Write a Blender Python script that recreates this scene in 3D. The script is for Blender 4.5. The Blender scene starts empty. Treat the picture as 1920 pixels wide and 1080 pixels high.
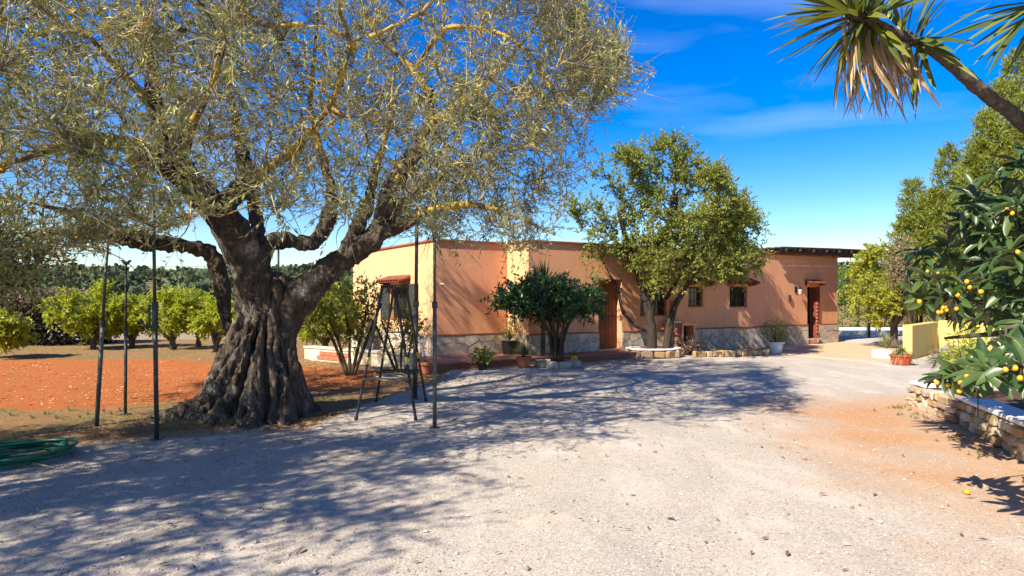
import bpy, bmesh, math, random
import numpy as np
from mathutils import Vector, Matrix, Quaternion
R = math.radians
rng = np.random.default_rng(11)
random.seed(11)
sc = bpy.context.scene
COL = sc.collection

# ------------------------------------------------------------------ camera, sky, sun, exposure
F, EYE, CX, CY = 1251.0, 1.6, 960.0, 557.0        # focal length in photo pixels, eye height, horizon row
cam = bpy.data.objects.new('camera', bpy.data.cameras.new('camera'))
COL.objects.link(cam)
cam.location = (0, 0, EYE); cam.rotation_euler = (R(90), 0, 0)
cam.data.sensor_width = 36; cam.data.lens = 36 * F / 1920
cam.data.shift_y = (CY - 540) / 1920
cam.data.clip_end = 4000; cam.data.clip_start = 0.05
sc.camera = cam

SUN_EL = R(41)
SX, SY = -0.70, -0.714                             # horizontal direction towards the sun
_l = math.hypot(SX, SY); SX /= _l; SY /= _l
w = bpy.data.worlds.new('World'); sc.world = w; w.use_nodes = True
nt = w.node_tree; nt.nodes.clear()
def wn(t, **k):
    n = nt.nodes.new(t)
    for a, b in k.items(): setattr(n, a, b)
    return n
sky = wn('ShaderNodeTexSky', sky_type='NISHITA', sun_disc=False, sun_elevation=SUN_EL,
         sun_rotation=math.atan2(SX, SY), altitude=0, air_density=1.0, dust_density=0.25, ozone_density=3.0)
hs = wn('ShaderNodeHueSaturation'); hs.inputs['Saturation'].default_value = 1.58; hs.inputs['Value'].default_value = 1.05; hs.inputs['Hue'].default_value = 0.518
nt.links.new(sky.outputs[0], hs.inputs['Color'])
# thin cirrus streaks
tc = wn('ShaderNodeTexCoord'); mp = wn('ShaderNodeMapping')
mp.inputs['Rotation'].default_value = (R(6), R(12), R(8)); mp.inputs['Location'].default_value = (1.3, 2.4, 5.2); mp.inputs['Scale'].default_value = (1.6, 1.6, 9.0)
nt.links.new(tc.outputs['Generated'], mp.inputs[0])
ns = wn('ShaderNodeTexNoise'); ns.inputs['Scale'].default_value = 1.5; ns.inputs['Detail'].default_value = 6; ns.inputs['Distortion'].default_value = 0.5
nt.links.new(mp.outputs[0], ns.inputs[0])
mr = wn('ShaderNodeMapRange'); mr.inputs[1].default_value = 0.52; mr.inputs[2].default_value = 0.85; mr.inputs[3].default_value = 0; mr.inputs[4].default_value = 0.17
nt.links.new(ns.outputs[0], mr.inputs[0])
mx = wn('ShaderNodeMix', data_type='RGBA')
nt.links.new(mr.outputs[0], mx.inputs[0]); nt.links.new(hs.outputs[0], mx.inputs[6]); mx.inputs[7].default_value = (8.5, 9.3, 10.2, 1)
bg = wn('ShaderNodeBackground'); bg.inputs[1].default_value = 0.096
nt.links.new(mx.outputs[2], bg.inputs[0])
ow = wn('ShaderNodeOutputWorld'); nt.links.new(bg.outputs[0], ow.inputs[0])

sl = bpy.data.lights.new('sun', 'SUN'); sl.energy = 5.0; sl.angle = R(0.53); sl.color = (1.0, 0.925, 0.80)
sun = bpy.data.objects.new('sun', sl); COL.objects.link(sun)
sun.rotation_euler = Vector((SX * math.cos(SUN_EL), SY * math.cos(SUN_EL), math.sin(SUN_EL))).to_track_quat('Z', 'Y').to_euler()
sun.location = (-30, -25, 35)

vs = sc.view_settings
vs.view_transform = 'Standard'; vs.look = 'None'; vs.exposure = 1.02; vs.gamma = 1; vs.use_curve_mapping = False
sc.cycles.max_bounces = 6; sc.cycles.diffuse_bounces = 3; sc.cycles.glossy_bounces = 2
sc.cycles.transmission_bounces = 3; sc.cycles.transparent_max_bounces = 4

# ------------------------------------------------------------------ helpers
def P(px, py, Y):
    return np.array([(px - CX) * Y / F, Y, EYE - (py - CY) * Y / F])
def G(px, py, z=0.0):
    Y = (EYE - z) * F / (py - CY)
    return np.array([(px - CX) * Y / F, Y, z])
def norm(a):
    a = np.asarray(a, float)
    return a / np.maximum(np.linalg.norm(a, axis=-1, keepdims=True), 1e-9)

_perm = np.random.default_rng(3).random(4096)
def vnoise(p):
    i = np.floor(p).astype(np.int64); f = p - i; f = f * f * (3 - 2 * f)
    def h(a, b, c):
        return _perm[(a * 73856093 ^ b * 19349663 ^ c * 83492791) & 4095]
    x, y, z = i[:, 0], i[:, 1], i[:, 2]; o = 0
    for dx in (0, 1):
        for dy in (0, 1):
            for dz in (0, 1):
                wgt = (f[:, 0] if dx else 1 - f[:, 0]) * (f[:, 1] if dy else 1 - f[:, 1]) * (f[:, 2] if dz else 1 - f[:, 2])
                o = o + wgt * h(x + dx, y + dy, z + dz)
    return o * 2 - 1
def fbm(p, freq=1.0, octv=4):
    p = np.asarray(p, float); s = 0; a = 1; t = 0
    for k in range(octv):
        s = s + a * vnoise(p * freq + 17.3 * k); t += a; a *= 0.5; freq *= 2.03
    return s / t

def link(name, data, parent=None):
    o = bpy.data.objects.new(name, data); COL.objects.link(o)
    if parent is not None: adopt(o, parent)
    return o
def adopt(o, parent):
    o.parent = parent
    o.matrix_parent_inverse = Matrix.Translation(-Vector(parent.get('_at', (0, 0, 0))))
def tag(o, label=None, cat=None, group=None, kind=None):
    if label: o['label'] = label
    if cat: o['category'] = cat
    if group: o['group'] = group
    if kind: o['kind'] = kind
    return o
ROOTS = []
def thing(name, loc, label, cat, group=None):
    e = bpy.data.objects.new(name, None); COL.objects.link(e); e.location = tuple(float(v) for v in loc)
    e.empty_display_size = 0.1
    e['_at'] = [float(v) for v in loc]; ROOTS.append(e)
    return tag(e, label, cat, group)

def np_mesh(name, V, faces, smooth=False, attrs=None):
    """faces: list of int arrays (n,k)"""
    me = bpy.data.meshes.new(name)
    V = np.ascontiguousarray(V, dtype=np.float32)
    me.vertices.add(len(V)); me.vertices.foreach_set('co', V.ravel())
    faces = [f for f in faces if len(f)]
    loops = np.concatenate([np.asarray(f).ravel() for f in faces]).astype(np.int32)
    tot = np.concatenate([np.full(len(f), np.asarray(f).shape[1]) for f in faces]).astype(np.int32)
    st = np.concatenate([[0], np.cumsum(tot)[:-1]]).astype(np.int32)
    me.loops.add(len(loops)); me.loops.foreach_set('vertex_index', loops)
    me.polygons.add(len(tot)); me.polygons.foreach_set('loop_start', st)
    me.polygons.foreach_set('use_smooth', np.full(len(tot), bool(smooth)))
    me.update(calc_edges=True)
    if attrs:
        for k, v in attrs.items():
            a = me.attributes.new(k, 'FLOAT', 'POINT'); a.data.foreach_set('value', np.asarray(v, np.float32))
    return me
def np_obj(name, V, faces, mat, parent=None, smooth=False, attrs=None):
    me = np_mesh(name, V, faces, smooth, attrs); me.materials.append(mat)
    return link(name, me, parent)

class MB:
    """collects boxes, prisms, tubes, lathes into one mesh"""
    def __init__(s): s.v = []; s.f = []
    def add(s, V, Fc):
        n = len(s.v); s.v += [tuple(map(float, q)) for q in V]; s.f += [tuple(i + n for i in f) for f in Fc]
        return s
    def box(s, o, a, b, c):
        """corner o and three edge vectors"""
        o, a, b, c = (np.asarray(q, float) for q in (o, a, b, c))
        if np.dot(np.cross(a, b), c) < 0: a, b = b, a
        V = [o, o + a, o + a + b, o + b, o + c, o + a + c, o + a + b + c, o + b + c]
        return s.add(V, [(0, 3, 2, 1), (4, 5, 6, 7), (0, 1, 5, 4), (1, 2, 6, 5), (2, 3, 7, 6), (3, 0, 4, 7)])
    def prism(s, poly, d):
        poly = [np.asarray(p, float) for p in poly]; d = np.asarray(d, float); n = len(poly)
        nn = sum((np.cross(poly[i] - poly[0], poly[(i + 1) % n] - poly[0]) for i in range(1, n - 1)), np.zeros(3))
        if np.dot(nn, d) < 0: poly = poly[::-1]
        V = poly + [p + d for p in poly]
        return s.add(V, [tuple(range(n))[::-1], tuple(range(n, 2 * n))] + [(i, (i + 1) % n, n + (i + 1) % n, n + i) for i in range(n)])
    def tube(s, pts, r, sides=8, cap=True):
        pts = np.asarray(pts, float); r = np.broadcast_to(np.asarray(r, float), (len(pts),))
        V, Fc = tube_batch(pts[None], r[None], sides)
        n = len(s.v); s.add(V, [tuple(f) for f in Fc])
        if cap:
            k = len(pts)
            s.f.append(tuple(n + i for i in range(sides))[::-1]); s.f.append(tuple(n + (k - 1) * sides + i for i in range(sides)))
        return s
    def lathe(s, c, prof, sides=20):
        c = np.asarray(c, float); V = []; Fc = []
        for (r, z) in prof:
            for k in range(sides):
                a = 2 * math.pi * k / sides; V.append((c[0] + r * math.cos(a), c[1] + r * math.sin(a), c[2] + z))
        for j in range(len(prof) - 1):
            for k in range(sides):
                k2 = (k + 1) % sides
                Fc.append((j * sides + k, j * sides + k2, (j + 1) * sides + k2, (j + 1) * sides + k))
        Fc.append(tuple(range(sides))[::-1]); Fc.append(tuple((len(prof) - 1) * sides + k for k in range(sides)))
        return s.add(V, Fc)
    def mesh(s, name, mat, smooth=False, bevel=0):
        me = bpy.data.meshes.new(name); me.from_pydata(s.v, [], s.f); me.update(); me.materials.append(mat)
        if bevel:
            bm = bmesh.new(); bm.from_mesh(me)
            bmesh.ops.bevel(bm, geom=bm.edges[:], offset=bevel, segments=1, affect='EDGES', clamp_overlap=True)
            bm.to_mesh(me); bm.free()
        if smooth:
            me.polygons.foreach_set('use_smooth', np.ones(len(me.polygons), bool))
        return me
    def build(s, name, mat, parent=None, smooth=False, bevel=0):
        return link(name, s.mesh(name, mat, smooth, bevel), parent)

def tube_batch(pts, rad, sides=3):
    """pts (N,K,3), rad (N,K) -> verts, quads"""
    N, K, _ = pts.shape
    tan = np.empty_like(pts); tan[:, 1:-1] = pts[:, 2:] - pts[:, :-2]; tan[:, 0] = pts[:, 1] - pts[:, 0]; tan[:, -1] = pts[:, -1] - pts[:, -2]
    tan = norm(tan)
    mean = norm(pts[:, -1] - pts[:, 0])
    ref = np.where(np.abs(mean[:, 2:3]) > 0.8, np.array([[1., 0, 0]]), np.array([[0, 0, 1.]]))[:, None, :]
    a = norm(np.cross(tan, ref)); b = np.cross(tan, a)
    ang = np.arange(sides) * 2 * math.pi / sides
    V = pts[:, :, None, :] + rad[:, :, None, None] * (np.cos(ang)[None, None, :, None] * a[:, :, None, :] + np.sin(ang)[None, None, :, None] * b[:, :, None, :])
    V = V.reshape(-1, 3)
    n, k, j = np.meshgrid(np.arange(N), np.arange(K - 1), np.arange(sides), indexing='ij')
    j2 = (j + 1) % sides; base = (n * K + k) * sides
    Q = np.stack([base + j, base + j2, base + sides + j2, base + sides + j], -1).reshape(-1, 4)
    return V, Q

def leaf_batch(B, D, Up, L, W, fold=0.15, curl=0.0, kind='rhomb'):
    """leaves at base B along D; rhomb: 4 verts 2 tris, blade: 6 verts"""
    N = len(B); D = norm(D); S = norm(np.cross(D, Up)); Nn = np.cross(S, D)
    L = np.broadcast_to(L, (N,))[:, None]; W = np.broadcast_to(W, (N,))[:, None]
    c = np.broadcast_to(curl, (N,))[:, None]
    i = np.arange(N)[:, None]
    if kind == 'rhomb':
        m = B + D * L * 0.45 + Nn * W * fold
        tip = B + D * L - Nn * c * L
        V = np.stack([B, m - S * W * 0.5, tip, m + S * W * 0.5], 1).reshape(-1, 3)
        T = np.concatenate([i * 4 + np.array([[0, 2, 1]]), i * 4 + np.array([[0, 3, 2]])], 0)
        return V, T, 4
    m1 = B + D * L * 0.3 - Nn * c * L * 0.1; m2 = B + D * L * 0.68 - Nn * c * L * 0.45; tip = B + D * L * (1 - 0.25 * c) - Nn * c * L
    V = np.stack([B, m1 - S * W * .45 + Nn * W * fold, m1 + S * W * .45 + Nn * W * fold, m2 - S * W * .42 + Nn * W * fold, m2 + S * W * .42 + Nn * W * fold, tip, m1, m2], 1).reshape(-1, 3)
    pat = np.array([[0, 6, 1], [0, 2, 6], [1, 6, 3], [6, 7, 3], [6, 2, 7], [2, 4, 7], [3, 7, 5], [7, 4, 5]])
    T = (i[:, :, None] * 8 + pat[None]).reshape(-1, 3)
    return V, T, 8

def blades(base, n, length, spread, droop, width, seed, seg=4):
    """tuft of arching strap leaves"""
    r = np.random.default_rng(seed)
    az = r.uniform(0, 2 * math.pi, n); el = r.uniform(*spread, n); L = r.uniform(*length, n); dr = r.uniform(*droop, n)
    d = np.stack([np.cos(az) * np.cos(el), np.sin(az) * np.cos(el), np.sin(el)], 1)
    s = norm(np.cross(d, np.array([0, 0, 1.0]))); V = []
    for k in range(seg + 1):
        t = k / seg; p = np.asarray(base) + d * (L * t)[:, None] + np.array([0, 0, -1.0]) * (dr * L * t * t)[:, None]
        wd = width * (1 - t) ** 0.6 * (0.6 + 1.2 * t * (1 - t)) + 0.0004
        V += [p - s * wd / 2, p + s * wd / 2]
    V = np.stack(V, 1); M = V.shape[1]; Q = []
    for k in range(seg): Q.append(np.arange(n)[:, None] * M + np.array([[2 * k, 2 * k + 1, 2 * k + 3, 2 * k + 2]]))
    return V.reshape(-1, 3), np.concatenate(Q), np.repeat(r.random(n), M)

# ------------------------------------------------------------------ materials
MATS = {}
class NT:
    def __init__(s, name):
        m = bpy.data.materials.new(name); m.use_nodes = True; s.m = m; s.t = m.node_tree; s.b = s.t.nodes['Principled BSDF']; MATS[name] = m
        s.out = s.t.nodes['Material Output']
        s.pos = s.t.nodes.new('ShaderNodeNewGeometry')
    def n(s, t, **k):
        q = s.t.nodes.new(t)
        for a, b in k.items(): setattr(q, a, b)
        return q
    def l(s, a, b): s.t.links.new(a, b)
    def noise(s, scale, detail=4, rough=0.55, dist=0, vec=None):
        q = s.n('ShaderNodeTexNoise'); q.inputs['Scale'].default_value = scale; q.inputs['Detail'].default_value = detail
        q.inputs['Roughness'].default_value = rough; q.inputs['Distortion'].default_value = dist
        s.l(vec if vec is not None else s.pos.outputs['Position'], q.inputs['Vector']); return q.outputs[0]
    def stretch(s, sx, sy, sz):
        q = s.n('ShaderNodeMapping'); q.inputs['Scale'].default_value = (sx, sy, sz); s.l(s.pos.outputs['Position'], q.inputs[0]); return q.outputs[0]
    def ramp(s, fac, stops):
        q = s.n('ShaderNodeValToRGB'); cr = q.color_ramp
        while len(cr.elements) < len(stops): cr.elements.new(0.5)
        for e, (p, c) in zip(cr.elements, stops):
            e.position = p; e.color = (*c, 1) if len(c) == 3 else c
        s.l(fac, q.inputs[0]); return q.outputs[0]
    def rng(s, fac, a, b, c=0.0, d=1.0):
        q = s.n('ShaderNodeMapRange'); 
        for i, v in enumerate((a, b, c, d)): q.inputs[i + 1].default_value = v
        s.l(fac, q.inputs[0]); return q.outputs[0]
    def mix(s, fac, a, b, mode='MIX'):
        q = s.n('ShaderNodeMix', data_type='RGBA', blend_type=mode)
        for v, i in ((fac, 0), (a, 6), (b, 7)):
            if isinstance(v, (int, float)): q.inputs[i].default_value = v
            elif isinstance(v, tuple): q.inputs[i].default_value = (*v, 1)
            else: s.l(v, q.inputs[i])
        return q.outputs[2]
    def math(s, op, a, b=0.5):
        q = s.n('ShaderNodeMath', operation=op)
        for v, i in ((a, 0), (b, 1)):
            if isinstance(v, (int, float)): q.inputs[i].default_value = v
            else: s.l(v, q.inputs[i])
        return q.outputs[0]
    def attr(s, name):
        q = s.n('ShaderNodeAttribute', attribute_name=name); return q.outputs['Fac']
    def col(s, c, rough=0.8, spec=0.3, metal=0):
        if isinstance(c, tuple): s.b.inputs['Base Color'].default_value = (*c, 1)
        else: s.l(c, s.b.inputs['Base Color'])
        if isinstance(rough, (int, float)): s.b.inputs['Roughness'].default_value = rough
        else: s.l(rough, s.b.inputs['Roughness'])
        s.b.inputs['Specular IOR Level'].default_value = spec; s.b.inputs['Metallic'].default_value = metal
        return s
    def bump(s, h, strength=0.3, dist=0.02):
        q = s.n('ShaderNodeBump'); q.inputs['Strength'].default_value = strength; q.inputs['Distance'].default_value = dist
        s.l(h, q.inputs['Height']); s.l(q.outputs[0], s.b.inputs['Normal']); return s

def simple(name, a, b=None, scale=6, rough=0.7, spec=0.3, metal=0, bump=0.15, bdist=0.01, detail=5):
    m = NT(name)
    if b is None: b = tuple(x * 0.72 for x in a)
    nz = m.noise(scale, detail)
    m.col(m.mix(m.rng(nz, 0.32, 0.68), a, b), rough, spec, metal)
    if bump: m.bump(m.noise(scale * 5, 4), bump, bdist)
    return m.m

def leaf_mat(name, top, alt, under, trans=0.3, rough=0.55, spec=0.35, tcol=None):
    m = NT(name); t = m.attr('tint')
    c = m.mix(m.rng(t, 0.0, 1.0), top, alt)
    g = m.pos.outputs['Backfacing']
    c2 = m.mix(g, c, under)
    m.col(c2, rough, spec)
    tr = m.n('ShaderNodeBsdfTranslucent')
    if tcol is None: tcol = tuple(min(1, x * 1.6) for x in alt)
    m.l(m.mix(0.5, c, tcol), tr.inputs[0])
    mx = m.n('ShaderNodeMixShader'); mx.inputs[0].default_value = trans
    m.l(m.b.outputs[0], mx.inputs[1]); m.l(tr.outputs[0], mx.inputs[2]); m.l(mx.outputs[0], m.out.inputs[0])
    return m.m

def bark_mat(name, dark, light, lichen=None, lich=(0.55, 0.75), sc_=1.0, bs=0.8, crack=False):
    m = NT(name)
    v = m.stretch(1, 1, 0.35)
    a = m.noise(9 * sc_, 8, 0.65, 0.6, v); b = m.noise(32 * sc_, 5, 0.6, 0.3, v)
    f = m.math('ADD', m.math('MULTIPLY', a, 0.65), m.math('MULTIPLY', b, 0.35))
    c = m.ramp(f, [(0.34, dark), (0.54, tuple((x + y) / 2 * .8 for x, y in zip(dark, light))), (0.72, light)])
    if lichen:
        z = m.noise(3.3 * sc_, 5, 0.65)
        z2 = m.noise(40 * sc_, 3)
        k = m.math('MULTIPLY', m.rng(z, *lich), m.rng(z2, 0.3, 0.55))
        c = m.mix(k, c, lichen)
    if crack:
        vo = m.n('ShaderNodeTexVoronoi', feature='DISTANCE_TO_EDGE'); vo.inputs['Scale'].default_value = 15
        wv_ = m.n('ShaderNodeVectorMath', operation='ADD'); m.l(m.stretch(1, 1, .28), wv_.inputs[0])
        wn2 = m.n('ShaderNodeTexNoise'); wn2.inputs['Scale'].default_value = 7; m.l(m.pos.outputs['Position'], wn2.inputs['Vector']); sc2 = m.n('ShaderNodeVectorMath', operation='SCALE'); m.l(wn2.outputs['Color'], sc2.inputs[0]); sc2.inputs['Scale'].default_value = .16
        m.l(sc2.outputs[0], wv_.inputs[1]); m.l(wv_.outputs[0], vo.inputs['Vector'])
        ck = m.rng(vo.outputs['Distance'], 0.0, 0.13)
        c = m.mix(ck, m.mix(.3, c, dark), c); f = m.math('ADD', f, m.math('MULTIPLY', ck, .22))
    m.col(c, 0.9, 0.15)
    m.bump(m.math('ADD', f, m.math('MULTIPLY', m.noise(70 * sc_, 4, 0.7, 0.8, v), 0.35)), bs, 0.045)
    return m.m

M_bark = bark_mat('olive_bark', (0.034, 0.025, 0.018), (0.27, 0.205, 0.15), (0.40, 0.36, 0.29), (0.56, 0.7), bs=0.9, crack=True)
M_limb = bark_mat('olive_limb_bark', (0.06, 0.048, 0.034), (0.30, 0.25, 0.17), (0.66, 0.43, 0.055), (0.42, 0.56))
M_twig = bark_mat('olive_twig_bark', (0.19, 0.16, 0.11), (0.50, 0.44, 0.32), (0.66, 0.46, 0.10), (0.53, 0.63), bs=0.2)
M_barkgrey = bark_mat('grey_bark', (0.05, 0.042, 0.035), (0.22, 0.19, 0.16))
M_barkdark = bark_mat('dark_bark', (0.03, 0.022, 0.017), (0.12, 0.09, 0.065))
M_barkbrown = bark_mat('brown_bark', (0.045, 0.03, 0.02), (0.17, 0.12, 0.08))
M_yuccabark = bark_mat('yucca_bark', (0.05, 0.04, 0.035), (0.26, 0.21, 0.17), sc_=2)
M_olive = leaf_mat('olive_leaf', (0.08, 0.105, 0.025), (0.38, 0.36, 0.075), (0.42, 0.41, 0.18), 0.2, 0.5, 0.4)
M_carob = leaf_mat('evergreen_leaf', (0.06, 0.108, 0.016), (0.35, 0.345, 0.035), (0.24, 0.27, 0.07), 0.28)
M_lemon = leaf_mat('citrus_leaf', (0.15, 0.24, 0.012), (0.48, 0.48, 0.025), (0.36, 0.40, 0.05), 0.4)
M_dark = leaf_mat('dark_glossy_leaf', (0.018, 0.062, 0.014), (0.045, 0.12, 0.025), (0.05, 0.10, 0.03), 0.2, 0.35, 0.5)
M_hedge = leaf_mat('hedge_leaf', (0.085, 0.16, 0.016), (0.22, 0.30, 0.03), (0.15, 0.22, 0.05), 0.3)
M_blackhedge = leaf_mat('shaded_hedge_leaf', (0.012, 0.016, 0.008), (0.05, 0.045, 0.025), (0.03, 0.03, 0.015), 0.1)  # near-black: the hedge's deep shade is put into the leaf colour
M_dryleaf = leaf_mat('dry_leaf', (0.17, 0.115, 0.075), (0.32, 0.22, 0.13), (0.26, 0.19, 0.12), 0.15)
M_yellowtree = leaf_mat('yellow_green_leaf', (0.22, 0.27, 0.015), (0.48, 0.45, 0.05), (0.36, 0.38, 0.06), 0.4)
M_spire = leaf_mat('narrow_green_leaf', (0.08, 0.14, 0.012), (0.34, 0.34, 0.03), (0.25, 0.27, 0.06), 0.32)
M_loquat = leaf_mat('loquat_leaf', (0.028, 0.066, 0.016), (0.085, 0.13, 0.032), (0.17, 0.19, 0.10), 0.22, 0.38, 0.5)
M_yucca = leaf_mat('yucca_leaf', (0.05, 0.085, 0.014), (0.19, 0.20, 0.028), (0.14, 0.15, 0.03), 0.25, 0.45, 0.45)
M_yuccadead = leaf_mat('dead_yucca_leaf', (0.30, 0.19, 0.10), (0.60, 0.46, 0.28), (0.46, 0.33, 0.19), 0.25, 0.8, 0.1)
M_shrub = leaf_mat('shrub_leaf', (0.10, 0.16, 0.02), (0.34, 0.36, 0.04), (0.18, 0.2, 0.07), 0.3)
M_grassy = leaf_mat('strap_leaf', (0.10, 0.13, 0.035), (0.36, 0.34, 0.13), (0.2, 0.22, 0.08), 0.3)
M_forest = leaf_mat('far_forest_leaf', (0.055, 0.075, 0.035), (0.12, 0.14, 0.065), (0.08, 0.10, 0.05), 0.1, 0.9, 0.05)

# house paint
def stucco(name, c):
    m = NT(name)
    big = m.noise(0.9, 5); fine = m.noise(60, 3); st = m.noise(2.0, 6, 0.6, 0.4, m.stretch(1, 1, 0.25))
    c2 = m.mix(m.rng(big, 0.35, 0.7, 0, 0.35), c, tuple(x * 0.86 for x in c))
    c3 = m.mix(m.rng(st, 0.5, 0.75, 0, 0.55), c2, tuple(x * 0.66 for x in c))
    c3 = m.mix(m.rng(m.noise(3.5, 7, 0.7, 0.5), 0.56, 0.7, 0, 0.4), c3, tuple(min(1, x * 1.15 + .04) for x in c))
    rs = m.noise(1.0, 5, 0.65, 0.2, m.stretch(7, 7, 0.55)); c3 = m.mix(m.math('MULTIPLY', m.rng(rs, 0.54, 0.7, 0, 0.5), m.rng(big, 0.4, 0.6)), c3, tuple(x * 0.6 for x in c))
    m.col(c3, 0.9, 0.15); m.bump(m.math('ADD', fine, m.math('MULTIPLY', m.noise(11, 3), 0.8)), 0.25, 0.006)
    return m.m
M_wall = stucco('salmon_stucco', (0.71, 0.335, 0.175))
M_wall_sunlit = stucco('sunlit_salmon_stucco', (0.74, 0.44, 0.21))  # salmon paint again, with the sunlight on left-facing walls put into the colour
M_yellow = stucco('yellow_stucco', (0.70, 0.52, 0.17))
M_white = stucco('whitewash', (0.76, 0.74, 0.70))
M_cream = stucco('cream_render', (0.62, 0.52, 0.36))
M_plinth = [simple('plinth_stone_%d' % k, c, tuple(x * 0.6 for x in c), 7, 0.85, 0.2, 0, 0.35, 0.01) for k, c in
            enumerate([(0.58, 0.47, 0.33), (0.52, 0.40, 0.27), (0.62, 0.53, 0.40), (0.50, 0.42, 0.33)])]
M_mortar = simple('mortar', (0.34, 0.29, 0.24), None, 12, 0.95)
M_rubble = [simple('rubble_stone_%d' % k, c, tuple(x * 0.55 for x in c), 9, 0.9, 0.15, 0, 0.5, 0.015) for k, c in
            enumerate([(0.50, 0.33, 0.16), (0.42, 0.26, 0.13), (0.56, 0.42, 0.25), (0.36, 0.24, 0.15)])]
M_coping = simple('terracotta', (0.36, 0.12, 0.065), (0.24, 0.08, 0.05), 5, 0.85)
M_tile = simple('roof_tile', (0.27, 0.075, 0.042), (0.17, 0.05, 0.035), 9, 0.85)
M_pot = simple('terracotta_pot', (0.48, 0.15, 0.07), (0.36, 0.12, 0.06), 9, 0.8)
M_redpot = simple('red_pot', (0.50, 0.085, 0.04), None, 9, 0.6)
M_terrace = simple('terrace_tile', (0.36, 0.17, 0.115), (0.26, 0.12, 0.085), 3, 0.75)
M_wood = simple('brown_wood', (0.11, 0.045, 0.022), (0.06, 0.025, 0.014), 8, 0.6)
M_redwood = simple('red_brown_wood', (0.22, 0.055, 0.03), (0.13, 0.035, 0.02), 8, 0.65)
M_doorw = simple('orange_door_wood', (0.24, 0.075, 0.02), (0.15, 0.045, 0.015), 5, 0.6)
M_shutter = simple('grey_green_shutter', (0.05, 0.055, 0.05), None, 10, 0.6)
M_frame = simple('dark_window_frame', (0.035, 0.022, 0.016), None, 10, 0.5)
M_iron = simple('wrought_iron', (0.02, 0.02, 0.022), None, 20, 0.5, 0.4)
M_pole = simple('painted_steel_pole', (0.035, 0.042, 0.04), (0.10, 0.085, 0.07), 9, 0.55, 0.5, 0.3)
M_poleG = simple('green_grey_steel_pole', (0.075, 0.10, 0.09), (0.13, 0.115, 0.095), 9, 0.5, 0.5, 0.3)
M_greenmetal = simple('green_enamel', (0.03, 0.065, 0.045), None, 14, 0.5)
M_ladder = simple('black_ladder_steel', (0.02, 0.018, 0.018), (0.06, 0.045, 0.04), 12, 0.55, 0.4)
M_band = simple('yellow_tape', (0.72, 0.46, 0.03), None, 20, 0.5)
M_blackplastic = simple('black_plastic', (0.015, 0.015, 0.016), None, 12, 0.5)
M_hose = simple('green_hose_rubber', (0.012, 0.17, 0.075), (0.02, 0.10, 0.05), 16, 0.42, 0.5)
M_palehose = simple('pale_hose_rubber', (0.58, 0.47, 0.30), None, 16, 0.5)
M_yellowplastic = simple('yellow_plastic', (0.80, 0.52, 0.02), None, 20, 0.45)
M_steel = simple('stainless_steel', (0.62, 0.63, 0.65), None, 20, 0.25, 0.5, 1.0, 0)
M_concrete = simple('concrete', (0.36, 0.30, 0.26), None, 4, 0.9)
M_deck = simple('pool_deck_stone', (0.52, 0.46, 0.42), None, 3, 0.85)
M_reed = simple('weathered_cane', (0.19, 0.145, 0.105), (0.08, 0.06, 0.045), 18, 0.9, 0.1)
M_beam = simple('weathered_beam', (0.09, 0.06, 0.045), (0.045, 0.032, 0.025), 12, 0.85)
M_path = simple('ochre_paving', (0.60, 0.40, 0.23), (0.50, 0.33, 0.2), 3, 0.9)
M_soil = simple('planter_soil', (0.10, 0.055, 0.03), None, 14, 0.95)
M_fruit = simple('loquat_fruit', (0.80, 0.40, 0.02), (0.72, 0.28, 0.015), 25, 0.5, 0.35, 0, 0.1)
M_red = simple('red_petal', (0.62, 0.02, 0.015), None, 20, 0.6)
M_rooster = simple('black_blue_plumage', (0.015, 0.018, 0.03), (0.10, 0.05, 0.03), 14, 0.5)
M_comb = simple('red_comb', (0.50, 0.015, 0.015), None, 20, 0.55)
M_beak = simple('horn_yellow', (0.5, 0.33, 0.10), None, 20, 0.5)
M_wire = simple('black_wire', (0.03, 0.03, 0.03), None, 20, 0.6)
gl = NT('window_glass'); gl.col((0.012, 0.014, 0.016), 0.08, 0.6); M_glass = gl.m
wt = NT('pool_water'); wt.col((0.05, 0.25, 0.32), 0.05, 0.6); wt.bump(wt.noise(4, 3), 0.2, 0.02); M_water = wt.m
lp = NT('lamp_glass'); lp.col((0.55, 0.5, 0.42), 0.3, 0.5); M_lampglass = lp.m

# ------------------------------------------------------------------ ground: one sheet, split by zone
def axis(segs):
    out = []
    for a, b, st in segs: out += list(np.arange(a, b, st))
    return np.array(out + [segs[-1][1]])
gx = axis([(-1500, -300, 150), (-300, -60, 30), (-60, -20, 4), (-20, -9, 0.5), (-9, 8, 0.085), (8, 16, 0.4), (16, 60, 4), (60, 300, 30), (300, 1500, 150)])
gy = axis([(-60, -10, 10), (-10, 2.6, 0.6), (2.6, 8, 0.07), (8, 19, 0.12), (19, 32, 0.5), (32, 100, 5), (100, 400, 30), (400, 2400, 200)])
X, Y = np.meshgrid(gx, gy); V = np.stack([X.ravel(), Y.ravel(), np.zeros(X.size)], 1)
def dist_poly(x, y, pts):
    """signed offset of y above a polyline y(x)"""
    px = [p[0] for p in pts]; py_ = [p[1] for p in pts]
    return y - np.interp(x, px, py_)
def gpts(l): return [tuple(G(a, b)[:2]) for a, b in l]
edge_drive = sorted(gpts([(-260, 905), (0, 842), (150, 828), (300, 812), (420, 800), (600, 790), (690, 752), (800, 716)]))
wob = fbm(V * np.array([1, 1, 0]), 0.9, 4)
dd = dist_poly(V[:, 0], V[:, 1], edge_drive)
dd = np.where(V[:, 0] > edge_drive[-1][0] + 0.2, -1, dd)            # the drive lies on the camera's side of this line
earth_line = sorted(gpts([(-300, 790), (0, 772), (200, 764), (400, 752), (600, 738), (720, 728)]))
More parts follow.
